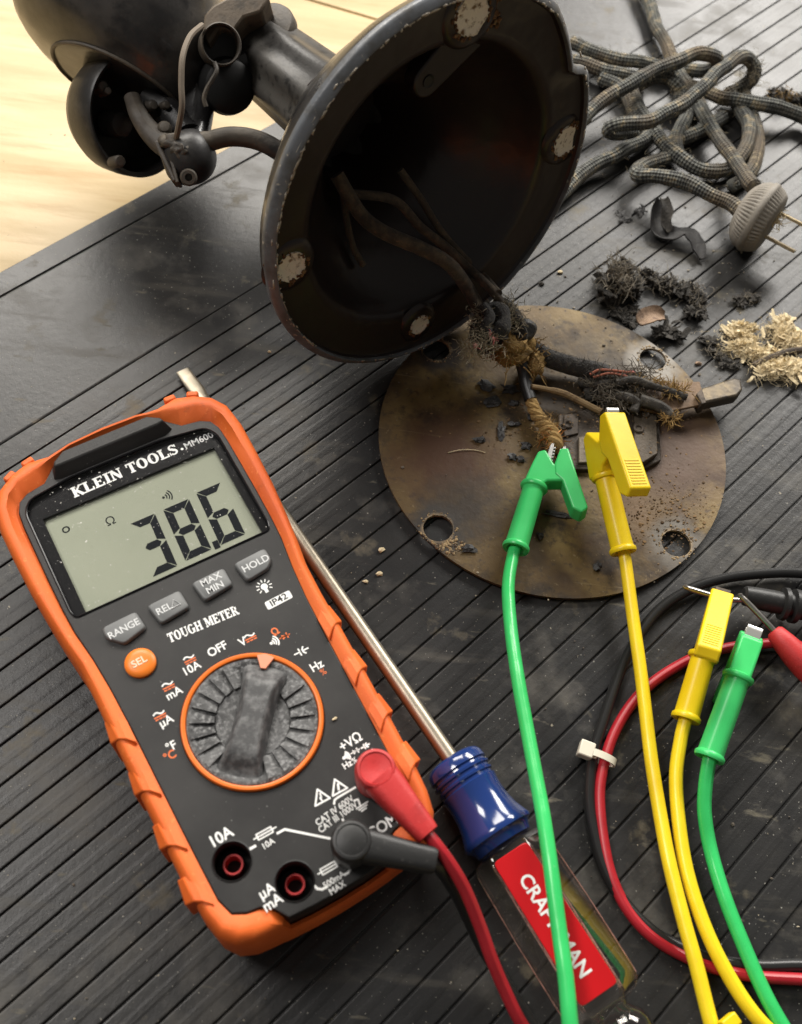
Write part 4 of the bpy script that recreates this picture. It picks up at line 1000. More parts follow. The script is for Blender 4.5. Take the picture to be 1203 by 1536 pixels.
lab('%', 532, 1141, 1.9, a=LA, bold=.02)
lab('CAT IV 600V', 502, 1216, 2.0, a=LA + .06, bold=.03, xs=.88)
lab('CAT III 1000V', 507, 1226, 2.0, a=LA + .06, bold=.03, xs=.84)
lab('10A', 402, 1266, 1.9, a=LA, bold=.02)
lab('500mA', 501, 1320, 1.9, a=LA, bold=.03, xs=.9)
lab('MAX', 506, 1332, 1.9, a=LA, bold=.03)
def line(pts, w, mat=WHITE, closed=False, z=ZF + .02, lpx=True, name='printed_line'):
    p = [mp(*q).xy for q in pts] if lpx else [V(q) for q in pts]
    m = MB(); n = len(p)
    for i in range(n if closed else n - 1):
        a, b = p[i], p[(i + 1) % n]; d = (b - a).normalized(); q = V((-d.y, d.x)) * w / 2; e = d * w * .3
        m.prism([tuple(k) for k in (a - e + q, a - e - q, b + e - q, b + e + q)], z - .02, z + .01 + .004 * (i % 5))
    return mb_(m, name, mat, face, smooth=False)
line([(475, 1207), (483, 1170), (499, 1197)], .55, closed=True) if False else None
line([(473, 1209), (476, 1184), (495, 1197)], .55, closed=True)
line([(499, 1194), (502, 1169), (521, 1182)], .55, closed=True)
line([(480, 1190), (482, 1196), (480, 1197), (484, 1202)], .45)
line([(507, 1176), (508, 1184)], .7); line([(509, 1187), (509.5, 1188)], .7)
line([(501, 1206), (502, 1200), (507, 1196), (533, 1181)], .65)
line([(531, 1201), (537, 1199), (541, 1210)], .6)
for k, w in enumerate((4.2, 3.0, 1.8)):
    q = mp(543 + k * 1.4, 1208 + k * 3.2); line([(q.x - w / 2, q.y - .1), (q.x + w / 2, q.y + .1)], .5, lpx=False)
line([(374, 1274), (383, 1269)], .8)
line([(416, 1250), (427, 1244), (501, 1259)], .7)
def fuse(px, py, n=5.4, h=2.3):
    q = mp(px, py)
    line([(q.x - n / 2, q.y - h / 2), (q.x + n / 2, q.y - h / 2), (q.x + n / 2, q.y + h / 2), (q.x - n / 2, q.y + h / 2)], .42, closed=True, lpx=False)
    line([(q.x - n / 2 - 1.2, q.y), (q.x + n / 2 + 1.4, q.y)], .42, lpx=False)
fuse(397, 1250, 5.0, 1.8); fuse(493, 1302, 5.0, 1.8)
line([(472, 1329), (476, 1333), (483, 1334), (491, 1330)], .75)
line([(517, 1312), (522, 1309), (526, 1303), (527, 1297)], .75)
line([(514, 1229), (518, 1238)], .75)
def acdc(px, py):
    q = mp(px, py)
    w = [(q.x + 3.6 * (i / 10 - .5), q.y + 1.1 + .45 * math.sin(2 * math.pi * i / 10)) for i in range(11)]
    line(w, .5, WHITE, lpx=False)
    line([(q.x - 1.9, q.y), (q.x + 1.9, q.y)], .42, ORPRINT, lpx=False)
    for k in (-1.35, 0, 1.35): line([(q.x + k - .42, q.y - .85), (q.x + k + .42, q.y - .85)], .42, ORPRINT, lpx=False)
acdc(285, 990); acdc(253, 1030); acdc(240, 1074); acdc(376, 957)
q = mp(407, 965); arcs(q.x, q.y, ZF + .01, 1.0, .8, 3, WHITE, face, a=.1, w=.5, half=.85)
line([(421, 957), (433, 952)], .4, ORPRINT)
def diode(px, py, k, mat):
    q = mp(px, py)
    mb_(MB().prism([(q.x - k, q.y - k), (q.x + k * .8, q.y), (q.x - k, q.y + k)], ZF, ZF + .03), 'symbol', mat, face, smooth=False)
    line([(q.x + k, q.y - k), (q.x + k, q.y + k)], .4, mat, lpx=False); line([(q.x - k * 2, q.y), (q.x + k * 2, q.y)], .35, mat, lpx=False)
diode(427, 954.5, .95, ORPRINT)
def capsym(px, py, k):
    q = mp(px, py)
    line([(q.x - k * 2, q.y), (q.x - k * .5, q.y)], .5, lpx=False); line([(q.x - k * .45, q.y - k), (q.x - k * .45, q.y + k)], .5, lpx=False)
    line([(q.x + k * .9, q.y - k), (q.x + k * .4, q.y - k * .4), (q.x + k * .4, q.y + k * .4), (q.x + k * .9, q.y + k)], .5, lpx=False); line([(q.x + k * .4, q.y), (q.x + k * 2, q.y)], .5, lpx=False)
capsym(452, 977, 1.3)
q = mp(516, 1137); arcs(q.x, q.y, ZF + .01, .8, .6, 3, WHITE, face, a=.1, w=.5, half=.85)
diode(533, 1127, .8, WHITE); capsym(548, 1119, .75)
lab('Ω', 560, 1128, 1.8, a=LA, bold=.04)
# light bulb symbol and IP42 badge
q = mp(397, 881)
m = MB().prism(circ(q.x, q.y + .3, 1.25, 18), ZF, ZF + .03).prism([(q.x - .6, q.y - 2.2), (q.x + .6, q.y - 2.2), (q.x + .6, q.y - .6), (q.x - .6, q.y - .6)], ZF, ZF + .034)
for k in range(9):
    a = -.6 + math.pi * 1.38 * k / 8; c, s_ = math.cos(a), math.sin(a)
    p = [V((q.x + 1.8 * c, q.y + .3 + 1.8 * s_)), V((q.x + 2.9 * c, q.y + .3 + 2.9 * s_))]; nn = V((-s_, c)) * .2
    m.prism([tuple(x) for x in (p[0] + nn, p[0] - nn, p[1] - nn, p[1] + nn)], ZF, ZF + .03)
mb_(m, 'symbol', WHITE, face, smooth=False)
q = mp(418, 900)
mb_(MB().prism(rpoly([(q.x - 4.9, q.y - 1.75), (q.x + 4.9, q.y - 1.45), (q.x + 4.9, q.y + 1.75), (q.x - 4.9, q.y + 1.45)], .7, 3), ZF, ZF + .03), 'badge', WHITE, face, smooth=False)
text('IP42', T((q.x, q.y, ZF + .06)) @ Matrix.Rotation(.04, 4, 'Z'), 2.3, FACE, face, xs=1.15, bold=.06)
# crumb on the face
tag(build(MB().blob((0, 0, 0), (1.1, .5, .4), 1, .4, 1, 2, MM), 'crumb', CREAMF, loc=(0, 0, 0)), 'tiny cream crumb lying on the multimeter face beside the dial', 'crumb')
bpy.data.objects['crumb'].location = P(502, 1078, ZF + .5) * S

# ================================================================== MULTIMETER TEST LEADS
def arc_pts(lst): return [P(x, y, z) for x, y, z in lst]
red = thing('red_test_lead', 'red test lead with elbow plug on the multimeter and pointed probe at right', 'test lead', P(563, 1155, ZF))
hc = P(563, 1157, 55); ae = P(642, 1252, 54)
ax = (ae - hc).normalized(); rt = ax.cross(V((0, 0, 1)))
rp_ = build(MB().lathe([(5.8, ZF + .3 - 55), (6.2, -6), (6.5, 0), (6.4, 2.6), (5.9, 3.9), (5.1, 4.2), (4.8, 3.8), (3.8, 3.7), (2, 3.3), (0, 3.1)], 44, at(Matrix.Identity(4), hc)), 'plug_head', REDRUB, red)
def sect(w, h, z0, n=14): return [(w * math.copysign(abs(math.cos(t)) ** .55, math.cos(t)), z0 + h * math.copysign(abs(math.sin(t)) ** .55, math.sin(t))) for t in [2 * math.pi * i / n for i in range(n)]]
def arm_loft(c, a, L, secs):
    r = a.cross(V((0, 0, 1))).normalized(); u = r.cross(a); m = MB()
    m.loft([[c + a * (L * t) + r * x + u * z for x, z in sect(w, h, z0)] for t, w, h, z0 in secs]); return m
L_ = (ae - hc).length
build(arm_loft(hc, ax, L_, [(.10, 6.0, 5.0, -.6), (.3, 5.6, 4.8, -.5), (.6, 4.7, 4.3, -.3), (.94, 3.9, 3.7, 0), (1, 3.6, 3.5, 0)]), 'plug_sleeve', REDRUB, red, ang=50)
build(MB().tube(cat(arc_pts([(634, 1243, 54), (655, 1268, 53), (680, 1303, 49), (700, 1340, 44), (722, 1395, 37), (738, 1440, 32), (758, 1487, 26), (785, 1540, 20), (830, 1600, 12), (900, 1660, 6), (1050, 1720, 4), (1200, 1720, 3), (1330, 1650, 3), (1380, 1560, 3), (1330, 1490, 3), (1260, 1474, 3), (1203, 1469, 3), (1130, 1464, 3), (1060, 1448, 3), (1000, 1420, 3), (960, 1388, 3), (930, 1345, 3), (911, 1292, 3), (900, 1215, 3), (903, 1160, 3.2), (925, 1092, 3), (968, 1033, 3), (1033, 990, 3), (1090, 972, 3), (1140, 966, 4), (1185, 966, 5), (1240, 985, 6), (1300, 1050, 8)]), 8), 2.05, 12), 'cable', REDCAB, red)
pb0, pb1 = P(1160, 946, 13), P(1245, 1040, 10)
pax = (pb1 - pb0).normalized()
build(MB().lathe([(0, 0), (2.6, 0), (3.6, 1.0), (4.6, 6), (5.4, 12), (5.6, 18), (5.0, 24), (6.2, 26), (6.2, 28), (5, 30), (4.6, 60), (0, 61)], 28, at(frame(pax), pb0)), 'probe_body', REDRUB, red)
build(MB().tube(cat(arc_pts([(1107, 891, 16), (1114, 897, 16), (1130, 913, 15), (1150, 934, 14), (1168, 954, 13)]), 4), [.25, .9, 1.35, 1.0, 1.1, 1.2] + [1.2] * 11, 12), 'probe_tip', STEEL, red)

blk = thing('black_test_lead', 'black test lead with elbow plug on the multimeter and pointed probe at right', 'test lead', P(527, 1265, ZF))
hc = P(527, 1264, 55); ae = P(652, 1292, 52)
ax = (ae - hc).normalized(); L_ = (ae - hc).length
build(MB().lathe([(5.8, ZF + .3 - 55), (6.1, -6), (6.4, 0), (6.3, 2.8), (5.6, 3.9), (4.8, 4.1), (4.5, 3.8), (3, 4.2), (0, 4.4)], 44, at(Matrix.Identity(4), hc)), 'plug_head', BLKRUB, blk)
build(arm_loft(hc, ax, L_, [(.10, 5.2, 4.8, -.6), (.3, 4.8, 4.6, -.5), (.6, 4.3, 4.2, -.3), (.96, 3.9, 3.8, 0), (1, 3.6, 3.5, 0)]), 'plug_sleeve', BLKRUB, blk, ang=50)
build(MB().tube(cat(arc_pts([(645, 1291, 52), (660, 1302, 48), (682, 1335, 36), (703, 1378, 22), (722, 1418, 12), (745, 1455, 6), (775, 1502, 4), (800, 1540, 3), (850, 1610, 3), (950, 1680, 2.5), (1100, 1740, 2.5), (1290, 1720, 2.5), (1410, 1600, 2.5), (1380, 1490, 2.5), (1290, 1455, 2.5), (1203, 1448, 2.5), (1140, 1449, 2.5), (1080, 1442, 2.5), (1030, 1425, 2.5), (980, 1398, 2.5), (935, 1352, 2.5), (905, 1300, 2.5), (889, 1240, 2.5), (884, 1190, 2.5), (890, 1130, 2.6), (905, 1080, 2.5), (922, 1030, 2.5), (945, 975, 2.5), (985, 918, 3), (1035, 884, 4), (1085, 868, 4), (1140, 861, 4), (1200, 860, 4), (1290, 872, 5), (1330, 920, 7), (1290, 955, 9)]), 8), 2.15, 12), 'cable', BLKCAB, blk)
pb0, pb1 = P(1114, 893, 10), P(1290, 930, 9)
pax = (pb1 - pb0).normalized()
build(MB().lathe([(0, 0), (3.0, 0), (4.0, .8), (4.4, 5), (4.7, 12), (4.6, 15.5), (6.6, 16), (6.8, 17.6), (4.9, 18.4), (4.9, 19.6), (7.0, 20.2), (7.0, 22.2), (5.0, 23), (5.2, 45), (0, 46)], 28, at(frame(pax), pb0)), 'probe_body', BLKRUB, blk)
build(MB().tube(cat(arc_pts([(1024, 879, 13), (1034, 883, 13), (1060, 891, 12.5), (1090, 899, 11.5), (1118, 900, 10)]), 4), [.25, .85, 1.3, .95, 1.05] + [1.15] * 12, 12), 'probe_tip', STEEL, blk)

# cable tie
tie = thing('cable_tie', 'small white nylon cable tie bundling the black and red test leads', 'cable tie', P(890, 1130, 0))
tc = P(897, 1136, 3.2); td = (P(885, 1190, 3) - P(915, 1085, 3)).normalized(); tr = td.cross(V((0, 0, 1))).normalized()
lp = []
for i in range(33):
    t = 2 * math.pi * i / 32; lp.append(tc + tr * (-6.0 * math.cos(t)) + V((0, 0, 3.4 * math.sin(t) + .4)))
mbt = MB(); w = 1.35
mbt.loft([[p * 1.0 + o for p in lp[:-1]] for o in (td * w, td * w + V((0, 0, .01)), -td * w)], False, False)
rings_t = []
ctr = tc + V((0, 0, .4))
for k, s_ in ((1.0, -w), (1.0, w), (1.14, w), (1.14, -w), (1.0, -w)): rings_t.append([ctr + (p - ctr) * k + td * s_ for p in lp[:-1]])
build(MB().loft(rings_t, False, False), 'strap', TIEW, tie, ang=30)
hd = P(879, 1125, 5)
build(MB().box((0, 0, 0), (5.6, 6.0, 4.6), axes(tr, td, V((0, 0, 1)), hd)).box((-3.2, .4, -.4), (2.6, 3.2, 2.6), axes(tr, td, V((0, 0, 1)), hd)), 'tie_head', TIEW, tie, bevel=.5)

# ================================================================== SCREWDRIVER
SA = P(678, 1141, 13.5); SD = V((.6204, -.7843, 0)).normalized()
ST = P(274, 556, 2.6)
scr = thing('screwdriver', 'screwdriver with blue collar, clear handle and red label beside the multimeter', 'screwdriver', SA)
SMx = at(frame(SD), SA)     # local z runs towards the handle end
sd_t = (ST - SA).normalized()
shl = (ST - SA).length
up_s = V((0, 0, 1))
bx = sd_t.cross(up_s).normalized()
def shs(t, w, h): return [SA + sd_t * (shl * t) + bx * x + up_s * z for x, z in [(w * math.copysign(abs(math.cos(a)) ** k_, math.cos(a)), h * math.copysign(abs(math.sin(a)) ** k_, math.sin(a))) for a in [2 * math.pi * i / 16 for i in range(16)]]]
k_ = 1.0
rr_ = [shs(-.02, 3.1, 3.1), shs(.2, 3.1, 3.1), shs(.5, 3.1, 3.1), shs(.88, 3.1, 3.1), shs(.90, 3.2, 2.9)]
k_ = .5
rr_ += [shs(.935, 3.6, 1.6), shs(.97, 3.3, 1.0), shs(1.0, 3.2, .7)]
build(MB().loft(rr_), 'blade_shaft', SHAFT, scr, ang=40)
build(MB().lathe([(0, -.5), (3.2, -.5), (8.6, -.3), (10.0, .5), (10.9, 2), (11.2, 4.4), (10.5, 5.0), (10.6, 5.7), (11.2, 6.2), (11.1, 6.9), (10.4, 7.4), (10.4, 8.2), (11, 8.7), (10.9, 9.4), (10.2, 9.9), (10.2, 10.7), (10.8, 11.2), (10.5, 13), (10.3, 16), (10.5, 20), (11.3, 24), (12.6, 27.6), (13.2, 29), (13.0, 30), (11.8, 30.5), (11.0, 31.8), (10.4, 33.6), (9, 34.2), (0, 34.2)], 64, SMx), 'blue_collar', BLUE, scr)
# six-sided clear handle with fluted corners
def hsec(z, ap, twist=math.radians(14)):
    pts = []
    for k in range(6):
        a = twist + math.pi / 2 + k * math.pi / 3
        nx, ny = math.cos(a), math.sin(a); tx, ty = -ny, nx
        hw = ap * .50
        for s_ in (-1, -.5, 0, .5, 1): pts.append((nx * ap + tx * hw * s_, ny * ap + ty * hw * s_, z))
        for da, rr in ((.47, 1.065), (.49, 1.10), (.523, 1.12), (.556, 1.10), (.577, 1.065)):
            pts.append((math.cos(a + da) * ap * rr, math.sin(a + da) * ap * rr, z))
    return pts
HX = frame(SD); HX = axes(-HX.col[0].to_3d(), HX.col[1].to_3d(), -(-SD), SA)
HX = axes(V((0, 0, 1)).cross(SD).normalized(), V((0, 0, 1)), SD, SA)
hd_ = MB().loft([hsec(z, a) for z, a in ((34.4, 9.6), (35.4, 11.4), (37.2, 12.4), (42, 12.7), (66, 12.9), (86, 12.7), (90, 12.2), (92, 10.6), (93, 8.0))], True, True, HX)
hnd = build(hd_, 'clear_handle', CLEAR, scr, ang=34)
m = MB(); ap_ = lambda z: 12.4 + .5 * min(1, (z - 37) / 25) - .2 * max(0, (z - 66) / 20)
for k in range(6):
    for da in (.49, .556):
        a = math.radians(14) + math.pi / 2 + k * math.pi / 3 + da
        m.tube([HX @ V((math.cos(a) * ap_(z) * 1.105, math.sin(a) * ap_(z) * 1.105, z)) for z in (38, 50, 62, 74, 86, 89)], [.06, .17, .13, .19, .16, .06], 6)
build(m, 'painted_edge_glint', EDGE_GLINT, hnd)  # thin tubes added as painted glints along the handle corners
build(MB().lathe([(0, 92.9), (7.2, 92.9), (6.6, 94.3), (7.6, 95.7), (9.2, 97.9), (9.9, 100.7), (9.7, 103.7), (8.4, 106.7), (5.5, 108.7), (0, 109.5)], 44, HX), 'end_ball', CLEAR, scr, ang=50)
tw = math.radians(14)
LM = HX @ Matrix.Rotation(tw, 4, 'Z')
lab_m = MB().prism(rpoly([(-6.6, 37.6), (6.6, 37.6), (7.0, 87.5), (-7.0, 87.5)], 1.8, 4), 0, .5, LM @ axes(V((1, 0, 0)), V((0, 0, 1)), V((0, 1, 0)), V((0, 12.66, 0))))
rl = build(lab_m, 'red_label', REDLAB, scr, bevel=.2)
LT = WM[scr.name].inverted() @ LM @ axes(V((0, 0, 1)), V((1, 0, 0)), V((0, 1, 0)), V((-.4, 13.22, 63.5)))
text('CRAFTSMAN', LT, 4.3, WHITE, rl, xs=.98, bold=.14)

# ================================================================== JUMPER LEADS with alligator clips
FIXJ = [(.4, -4.4), (9, -3.4), (15.5, -2.4), (17.2, .4), (11.4, 5.4), (10.0, 9.5), (6.5, 12.0), (4.2, 11.0), (2.4, 5.0), (.4, 3.6)]
MOVJ = [(11.0, 5.6), (19.2, 6.2), (20.4, 9.4), (6.2, 17.2), (-5.6, 23.8), (-8.6, 21.8), (-7.5, 17.6), (4.0, 10.8), (6.4, 7.0)]
def clip(parent, mat, base, flange, roll, close, tipm, wid=9.0, k=1.0, both=True):
    a = (flange - base).normalized(); L = (flange - base).length
    r = a.cross(V((0, 0, 1))).normalized(); u = r.cross(a)
    b = r * math.cos(roll) + u * math.sin(roll); c = a.cross(b)
    body = build(MB().lathe([(2.4, 1.5), (3.9, .0), (5.3, -.1), (5.6, .6), (5.5, 1.6), (4.75, 2.4), (4.6, 8), (4.5, L - 3), (4.6, L - 1.4), (5.5, L - 1.0), (5.9, L - .2), (5.7, L + .8), (4.6, L + 1.4), (0, L + 1.5)], 36, axes(r, u, a, base), mod=lambda r_, z, t: r_ * (1 + (.03 * math.cos(6 * t) if 3 < z < L - 3 else 0))), 'boot_sleeve', mat, parent)
    fm = axes(a, b, c, flange) @ Matrix.Diagonal((k, k, 1, 1))
    fx = build(MB().prism(FIXJ, -wid / 2 + .35, wid / 2 - .35, fm), 'fixed_jaw', mat, parent, bevel=.9, seg=3)
    pv = V((7.5, 6.6, 0))
    rm = fm @ T(pv) @ Matrix.Rotation(close, 4, 'Z') @ T(-pv)
    mv = build(MB().prism(MOVJ, -wid / 2, wid / 2, rm), 'moving_jaw', mat, parent, bevel=.8, seg=3)
    # grip lines on the back of the lever
    e0, e1 = V((6.2, 17.0)), V((-5.6, 23.6)); dd = (e1 - e0).normalized(); nn = V((-dd.y, dd.x)) * (-1 if V((-dd.y, dd.x)).y < 0 else 1)
    for g_ in range(9):
        q = e0 + dd * (3.0 + g_ * 1.1) + nn * .02
        m = MB().box((0, 0, 0), (.45, .7, wid * .66), rm @ axes(V((dd.x, dd.y, 0)), V((nn.x, nn.y, 0)), V((0, 0, 1)), V((q.x, q.y, 0))))
        build(m, 'grip_line', mat, mv, smooth=False)
    # metal jaws showing at the tip
    def metal(m4, y, s_):
        m = MB().prism(rpoly([(8, y), (19.5, y + s_ * .6), (21.6, y + s_ * .9), (22.0, y + s_ * 1.8), (20.5, y + s_ * 2.4), (8, y + s_ * 2.4)], .5, 2), -2.9, 2.9, m4)
        for k in range(5): m.box((13.5 + k * 1.6, y + s_ * (.1 + .05 * k), 0), (.75, 1.0, 5.4), m4 @ T((0, 0, 0)))
        return m
    if tipm:
        build(metal(rm, 6.2 if close > -.05 else 6.2, 1), 'metal_jaw', tipm, mv, bevel=.15)
        if both: build(metal(fm, 4.0 if close > -.05 else 2.2, -1), 'metal_jaw', tipm, fx, bevel=.15)
gr = thing('green_jumper_lead', 'green jumper lead with alligator clips gripping a stripped wire and the red probe', 'jumper lead', P(767, 831, 8))
clip(gr, GREEN, P(773, 824, 12), P(801, 731, 13), math.radians(6), 0, TIN)
clip(gr, GREEN, P(1063, 1138, 15), P(1107, 1016, 22), math.radians(-82), -.03, TIN)
build(MB().tube(cat(arc_pts([(776, 812, 12), (769, 835, 12), (763, 870, 14), (763, 905, 17), (769, 965, 21), (779, 1030, 24), (790, 1090, 26), (803, 1160, 29), (815, 1225, 32), (826, 1300, 34), (838, 1390, 34), (849, 1470, 34), (856, 1545, 33), (865, 1620, 28), (920, 1760, 14), (1060, 1840, 8), (1240, 1760, 6), (1240, 1640, 6), (1192, 1568, 6), (1150, 1496, 6), (1112, 1410, 6), (1085, 1340, 6), (1066, 1275, 6), (1057, 1222, 9), (1058, 1180, 12), (1064, 1140, 15), (1068, 1124, 16)]), 8), 2.55, 14), 'cable', GREENC, gr)
ye = thing('yellow_jumper_lead', 'yellow jumper lead with alligator clips on the burnt switch and the black probe', 'jumper lead', P(935, 832, 8))
clip(ye, YELLOW, P(935, 829, 12), P(908, 716, 18), math.radians(75), .38, TIN, 10.2, 1.2, False)
clip(ye, YELLOW, P(1028, 1080, 9), P(1055, 985, 14), math.radians(100), -.1, DKMETAL, 8.6, 1.2, False)
build(MB().tube(cat(arc_pts([(931, 812, 12), (937, 835, 11), (942, 870, 10), (950, 930, 9), (960, 1000, 9), (968, 1065, 9), (977, 1140, 9), (989, 1215, 9), (1003, 1290, 10), (1024, 1375, 10), (1045, 1450, 10), (1068, 1540, 9), (1100, 1640, 8), (1180, 1740, 6), (1280, 1740, 6), (1260, 1640, 6), (1180, 1570, 6), (1130, 1520, 6.5), (1088, 1455, 7), (1055, 1385, 7), (1031, 1310, 7), (1019, 1240, 7), (1014, 1165, 7), (1021, 1110, 8), (1028, 1080, 9), (1032, 1066, 9)]), 8), 2.55, 14), 'cable', YELLOWC, ye)
build(MB().box((0, 0, 0), (6, 4, 5), at(Matrix.Rotation(.7, 4, 'Z'), P(1094, 1534, 14))), 'cable_joint', YELLOW, ye, bevel=.6)

# ================================================================== POWER CORD and plug
cordt = thing('power_cord', 'tangled black and tan cloth covered power cord ending in a ribbed plug', 'power cord', P(1050, 200, 0))
segs = [
    [(940, -60, 6), (962, -22, 6), (985, 40, 6), (1003, 80, 6), (1030, 125, 6), (1055, 170, 8), (1085, 220, 11), (1110, 252, 14), (1135, 278, 18)],
    [(860, 190, 10), (905, 152, 14), (945, 126, 18), (985, 104, 20), (1022, 89, 22), (1052, 81, 22), (1071, 86, 18), (1070, 100, 11), (1050, 108, 6), (1020, 104, 5)],
    [(950, 196, 8), (922, 200, 10), (910, 196, 14), (925, 188, 18), (968, 182, 20), (1010, 165, 22), (1042, 140, 24), (1072, 112, 26), (1098, 92, 26), (1122, 86, 22), (1133, 98, 18), (1130, 116, 13), (1112, 130, 9), (1090, 140, 6)],
    [(1030, 128, 5), (1060, 136, 8), (1085, 146, 10), (1110, 150, 12), (1145, 156, 11), (1180, 166, 9), (1215, 182, 6), (1290, 230, 5)],
    [(830, 300, 5), (862, 268, 6), (895, 247, 7), (930, 228, 7), (965, 208, 6), (985, 190, 5)],
    [(1000, 235, 6), (975, 243, 7), (955, 254, 9), (958, 262, 12), (985, 262, 14), (1020, 270, 15), (1055, 286, 16), (1085, 302, 16), (1110, 318, 17)],
    [(945, 140, 6), (962, 168, 7), (985, 198, 8), (1012, 228, 8), (1040, 250, 7), (1068, 258, 6), (1098, 250, 6), (1118, 225, 7), (1122, 190, 8), (1108, 160, 8), (1088, 135, 9)],
    [(1128, 118, 9), (1118, 135, 7), (1125, 165, 6), (1133, 200, 5), (1135, 235, 5), (1122, 262, 5), (1100, 280, 5)],
    [(856, 64, 6), (890, 78, 6), (930, 88, 7), (975, 96, 7), (1010, 108, 6)],
    [(856, 92, 6), (900, 104, 7), (940, 112, 7), (975, 122, 6)],
    [(900, 118, 5), (930, 132, 5), (950, 165, 5), (962, 190, 5)],
    [(955, 130, 8), (975, 120, 12), (998, 119, 13), (1016, 128, 12), (1020, 142, 8), (1010, 165, 5)],
    [(1020, 150, 6), (1028, 175, 7), (1018, 205, 7), (1016, 235, 6)],
    [(1002, 214, 4.5), (1030, 208, 5), (1060, 190, 5), (1085, 175, 5)]]
m = MB()
for s_ in segs:
    pp = cat(arc_pts(s_), 9)
    pp = [p + V((noise.noise(p * .06), noise.noise(p * .06 + V((9, 2, 1))), .4 * noise.noise(p * .06 + V((3, 8, 1))))) * 2.0 for p in pp]
    m.tube(pp, [3.8 * (1 + .12 * noise.noise(p * .09 + V((5, 5, 5)))) for p in pp], 16)
cd = build(m, 'cord', CORD, cordt, ang=180)
m = MB(); rnd = random.Random(4)
for s_ in segs:
    for p in cat(arc_pts(s_), 4): fuzz(m, p + V((0, 0, 1)), (4.6, 4.6, 4), 5, 3.6, .085, rnd, .5)
fuzz(m, P(1128, 104, 18), (5, 5, 4), 60, 8, .13, rnd, .5)
build(m, 'frayed_fibre', pm('cord_fuzz', (.26, .22, .15), .9), cd, kind='stuff')
pA, pB = P(1116, 325, 17.5), P(1166, 338, 17.5)
pax = (P(1162, 342, 17.5) - P(1112, 316, 17.5)).normalized(); pc = P(1137, 326, 17.8)
def rib_(r, z, t):
    k = .95 if (-8.5 < z < -1.6 or 2.2 < z < 6.4) else 0
    return r + k * (abs(math.cos(26 * t)) ** .6 - .6)
plg = build(MB().lathe([(0, -10.5), (7, -10.5), (9.5, -10), (12, -8.8), (14.6, -6.5), (16.4, -3.6), (17.2, -1.4), (17.9, -.9), (17.9, 1.6), (17.4, 2.0), (16.9, 2.4), (16.2, 4.4), (15.2, 6.6), (14.2, 7.6), (12, 8.2), (0, 8.2)], 208, at(frame(pax), pc), mod=rib_), 'plug_body', PINKPAT, cordt, ang=60)
pr = frame(pax)
for k, (s_, tw_) in enumerate(((-6.2, 0), (6.4, 0))):
    sidev = (V((0, 0, 1)) * .82 + pax.cross(V((0, 0, 1))).normalized() * -.58).normalized() * s_
    q = pc + pax * 16 + sidev
    build(MB().box((0, 0, 0), (1.5, 6.2, 17), axes(pax.cross(sidev).normalized().cross(pax), pax.cross(sidev).normalized(), pax, q)), 'prong', BRASS, plg, bevel=.3)
m = MB(); fuzz(m, pc + pax * 9 + V((0, 0, 5)), (2.5, 4, 3), 60, 5, .2, rnd, .6)
build(m, 'frayed_fibre', CREAMF, plg, kind='stuff')

# ================================================================== LOOSE DEBRIS
rnd = random.Random(21)
def ribbons(m, c, spread, n, ln, w, rnd, dirn=None):
    for i in range(n):
        p = V(c) + V((rnd.gauss(0, 1) * spread[0], rnd.gauss(0, 1) * spread[1], abs(rnd.gauss(0, 1)) * spread[2])) * .6
        a = rnd.gauss(dirn, .5) if dirn is not None else rnd.uniform(0, 6.28)
        d = V((math.cos(a), math.sin(a), rnd.uniform(-.15, .35))); A = []; k = rnd.uniform(.4, 1) * w
        L = rnd.uniform(.5, 1.2) * ln; tw_ = rnd.uniform(-1, 1)
        for q in range(6):
            s_ = d.cross(V((0, 0, 1))).normalized(); s_ = (s_ + V((0, 0, tw_ * (q - 2) * .25))).normalized()
            ww = k * (.5 + .5 * math.sin(math.pi * (q + .6) / 6.4)); th = s_.cross(d).normalized() * .16
            if p.z < .5: p.z = .5
            A.append([p - s_ * ww, p - th, p + s_ * ww, p + th])
            d = (d + V((rnd.gauss(0, .35), rnd.gauss(0, .35), rnd.gauss(0, .18)))).normalized(); p = p + d * L / 5
        m.loft(A)
    return m
def piece(name, label, cat_, c, blobs, mat, fz=None, fmat=None, ang=180, group=None):
    m = MB()
    for j, (dx, dy, dz, r, sd) in enumerate(blobs):
        for q_ in range(3):
            m.blob(V((dx + rnd.gauss(0, .3) * r[0], dy + rnd.gauss(0, .3) * r[1], dz * rnd.uniform(.4, .9))), (r[0] * rnd.uniform(.45, .85), r[1] * rnd.uniform(.45, .85), r[2] * .6), 3, 1.3, 3.4, sd + q_ * 7.3, Matrix.Rotation(rnd.uniform(0, 3), 4, 'Z') @ Matrix.Rotation(rnd.uniform(-.5, .5), 4, 'X'))
        ribbons(m, V((dx, dy, dz * .8)), (r[0] * .9, r[1] * .9, r[2] * .8), 5, r[0] * 1.1, r[0] * .26, rnd)
    o = tag(build(m, name, mat, loc=(0, 0, 0), ang=40), label, cat_, group)
    o.location = V(c) * S; WM[o.name] = T(V(c))
    if fz:
        f = MB()
        for cc, sp, n, ln, r in fz: fuzz(f, V(cc) + V(c), sp, n, ln, r, rnd, .7)
        build(f, 'frayed_fibre', fmat or mat, o, kind='stuff')
    return o
def rel(c, px, py, z): q = P(px, py, z) - c; return (q.x, q.y, q.z)
GFB = pm('grey_fluff', (.24, .21, .165), .9)
c = P(932, 425, 0)
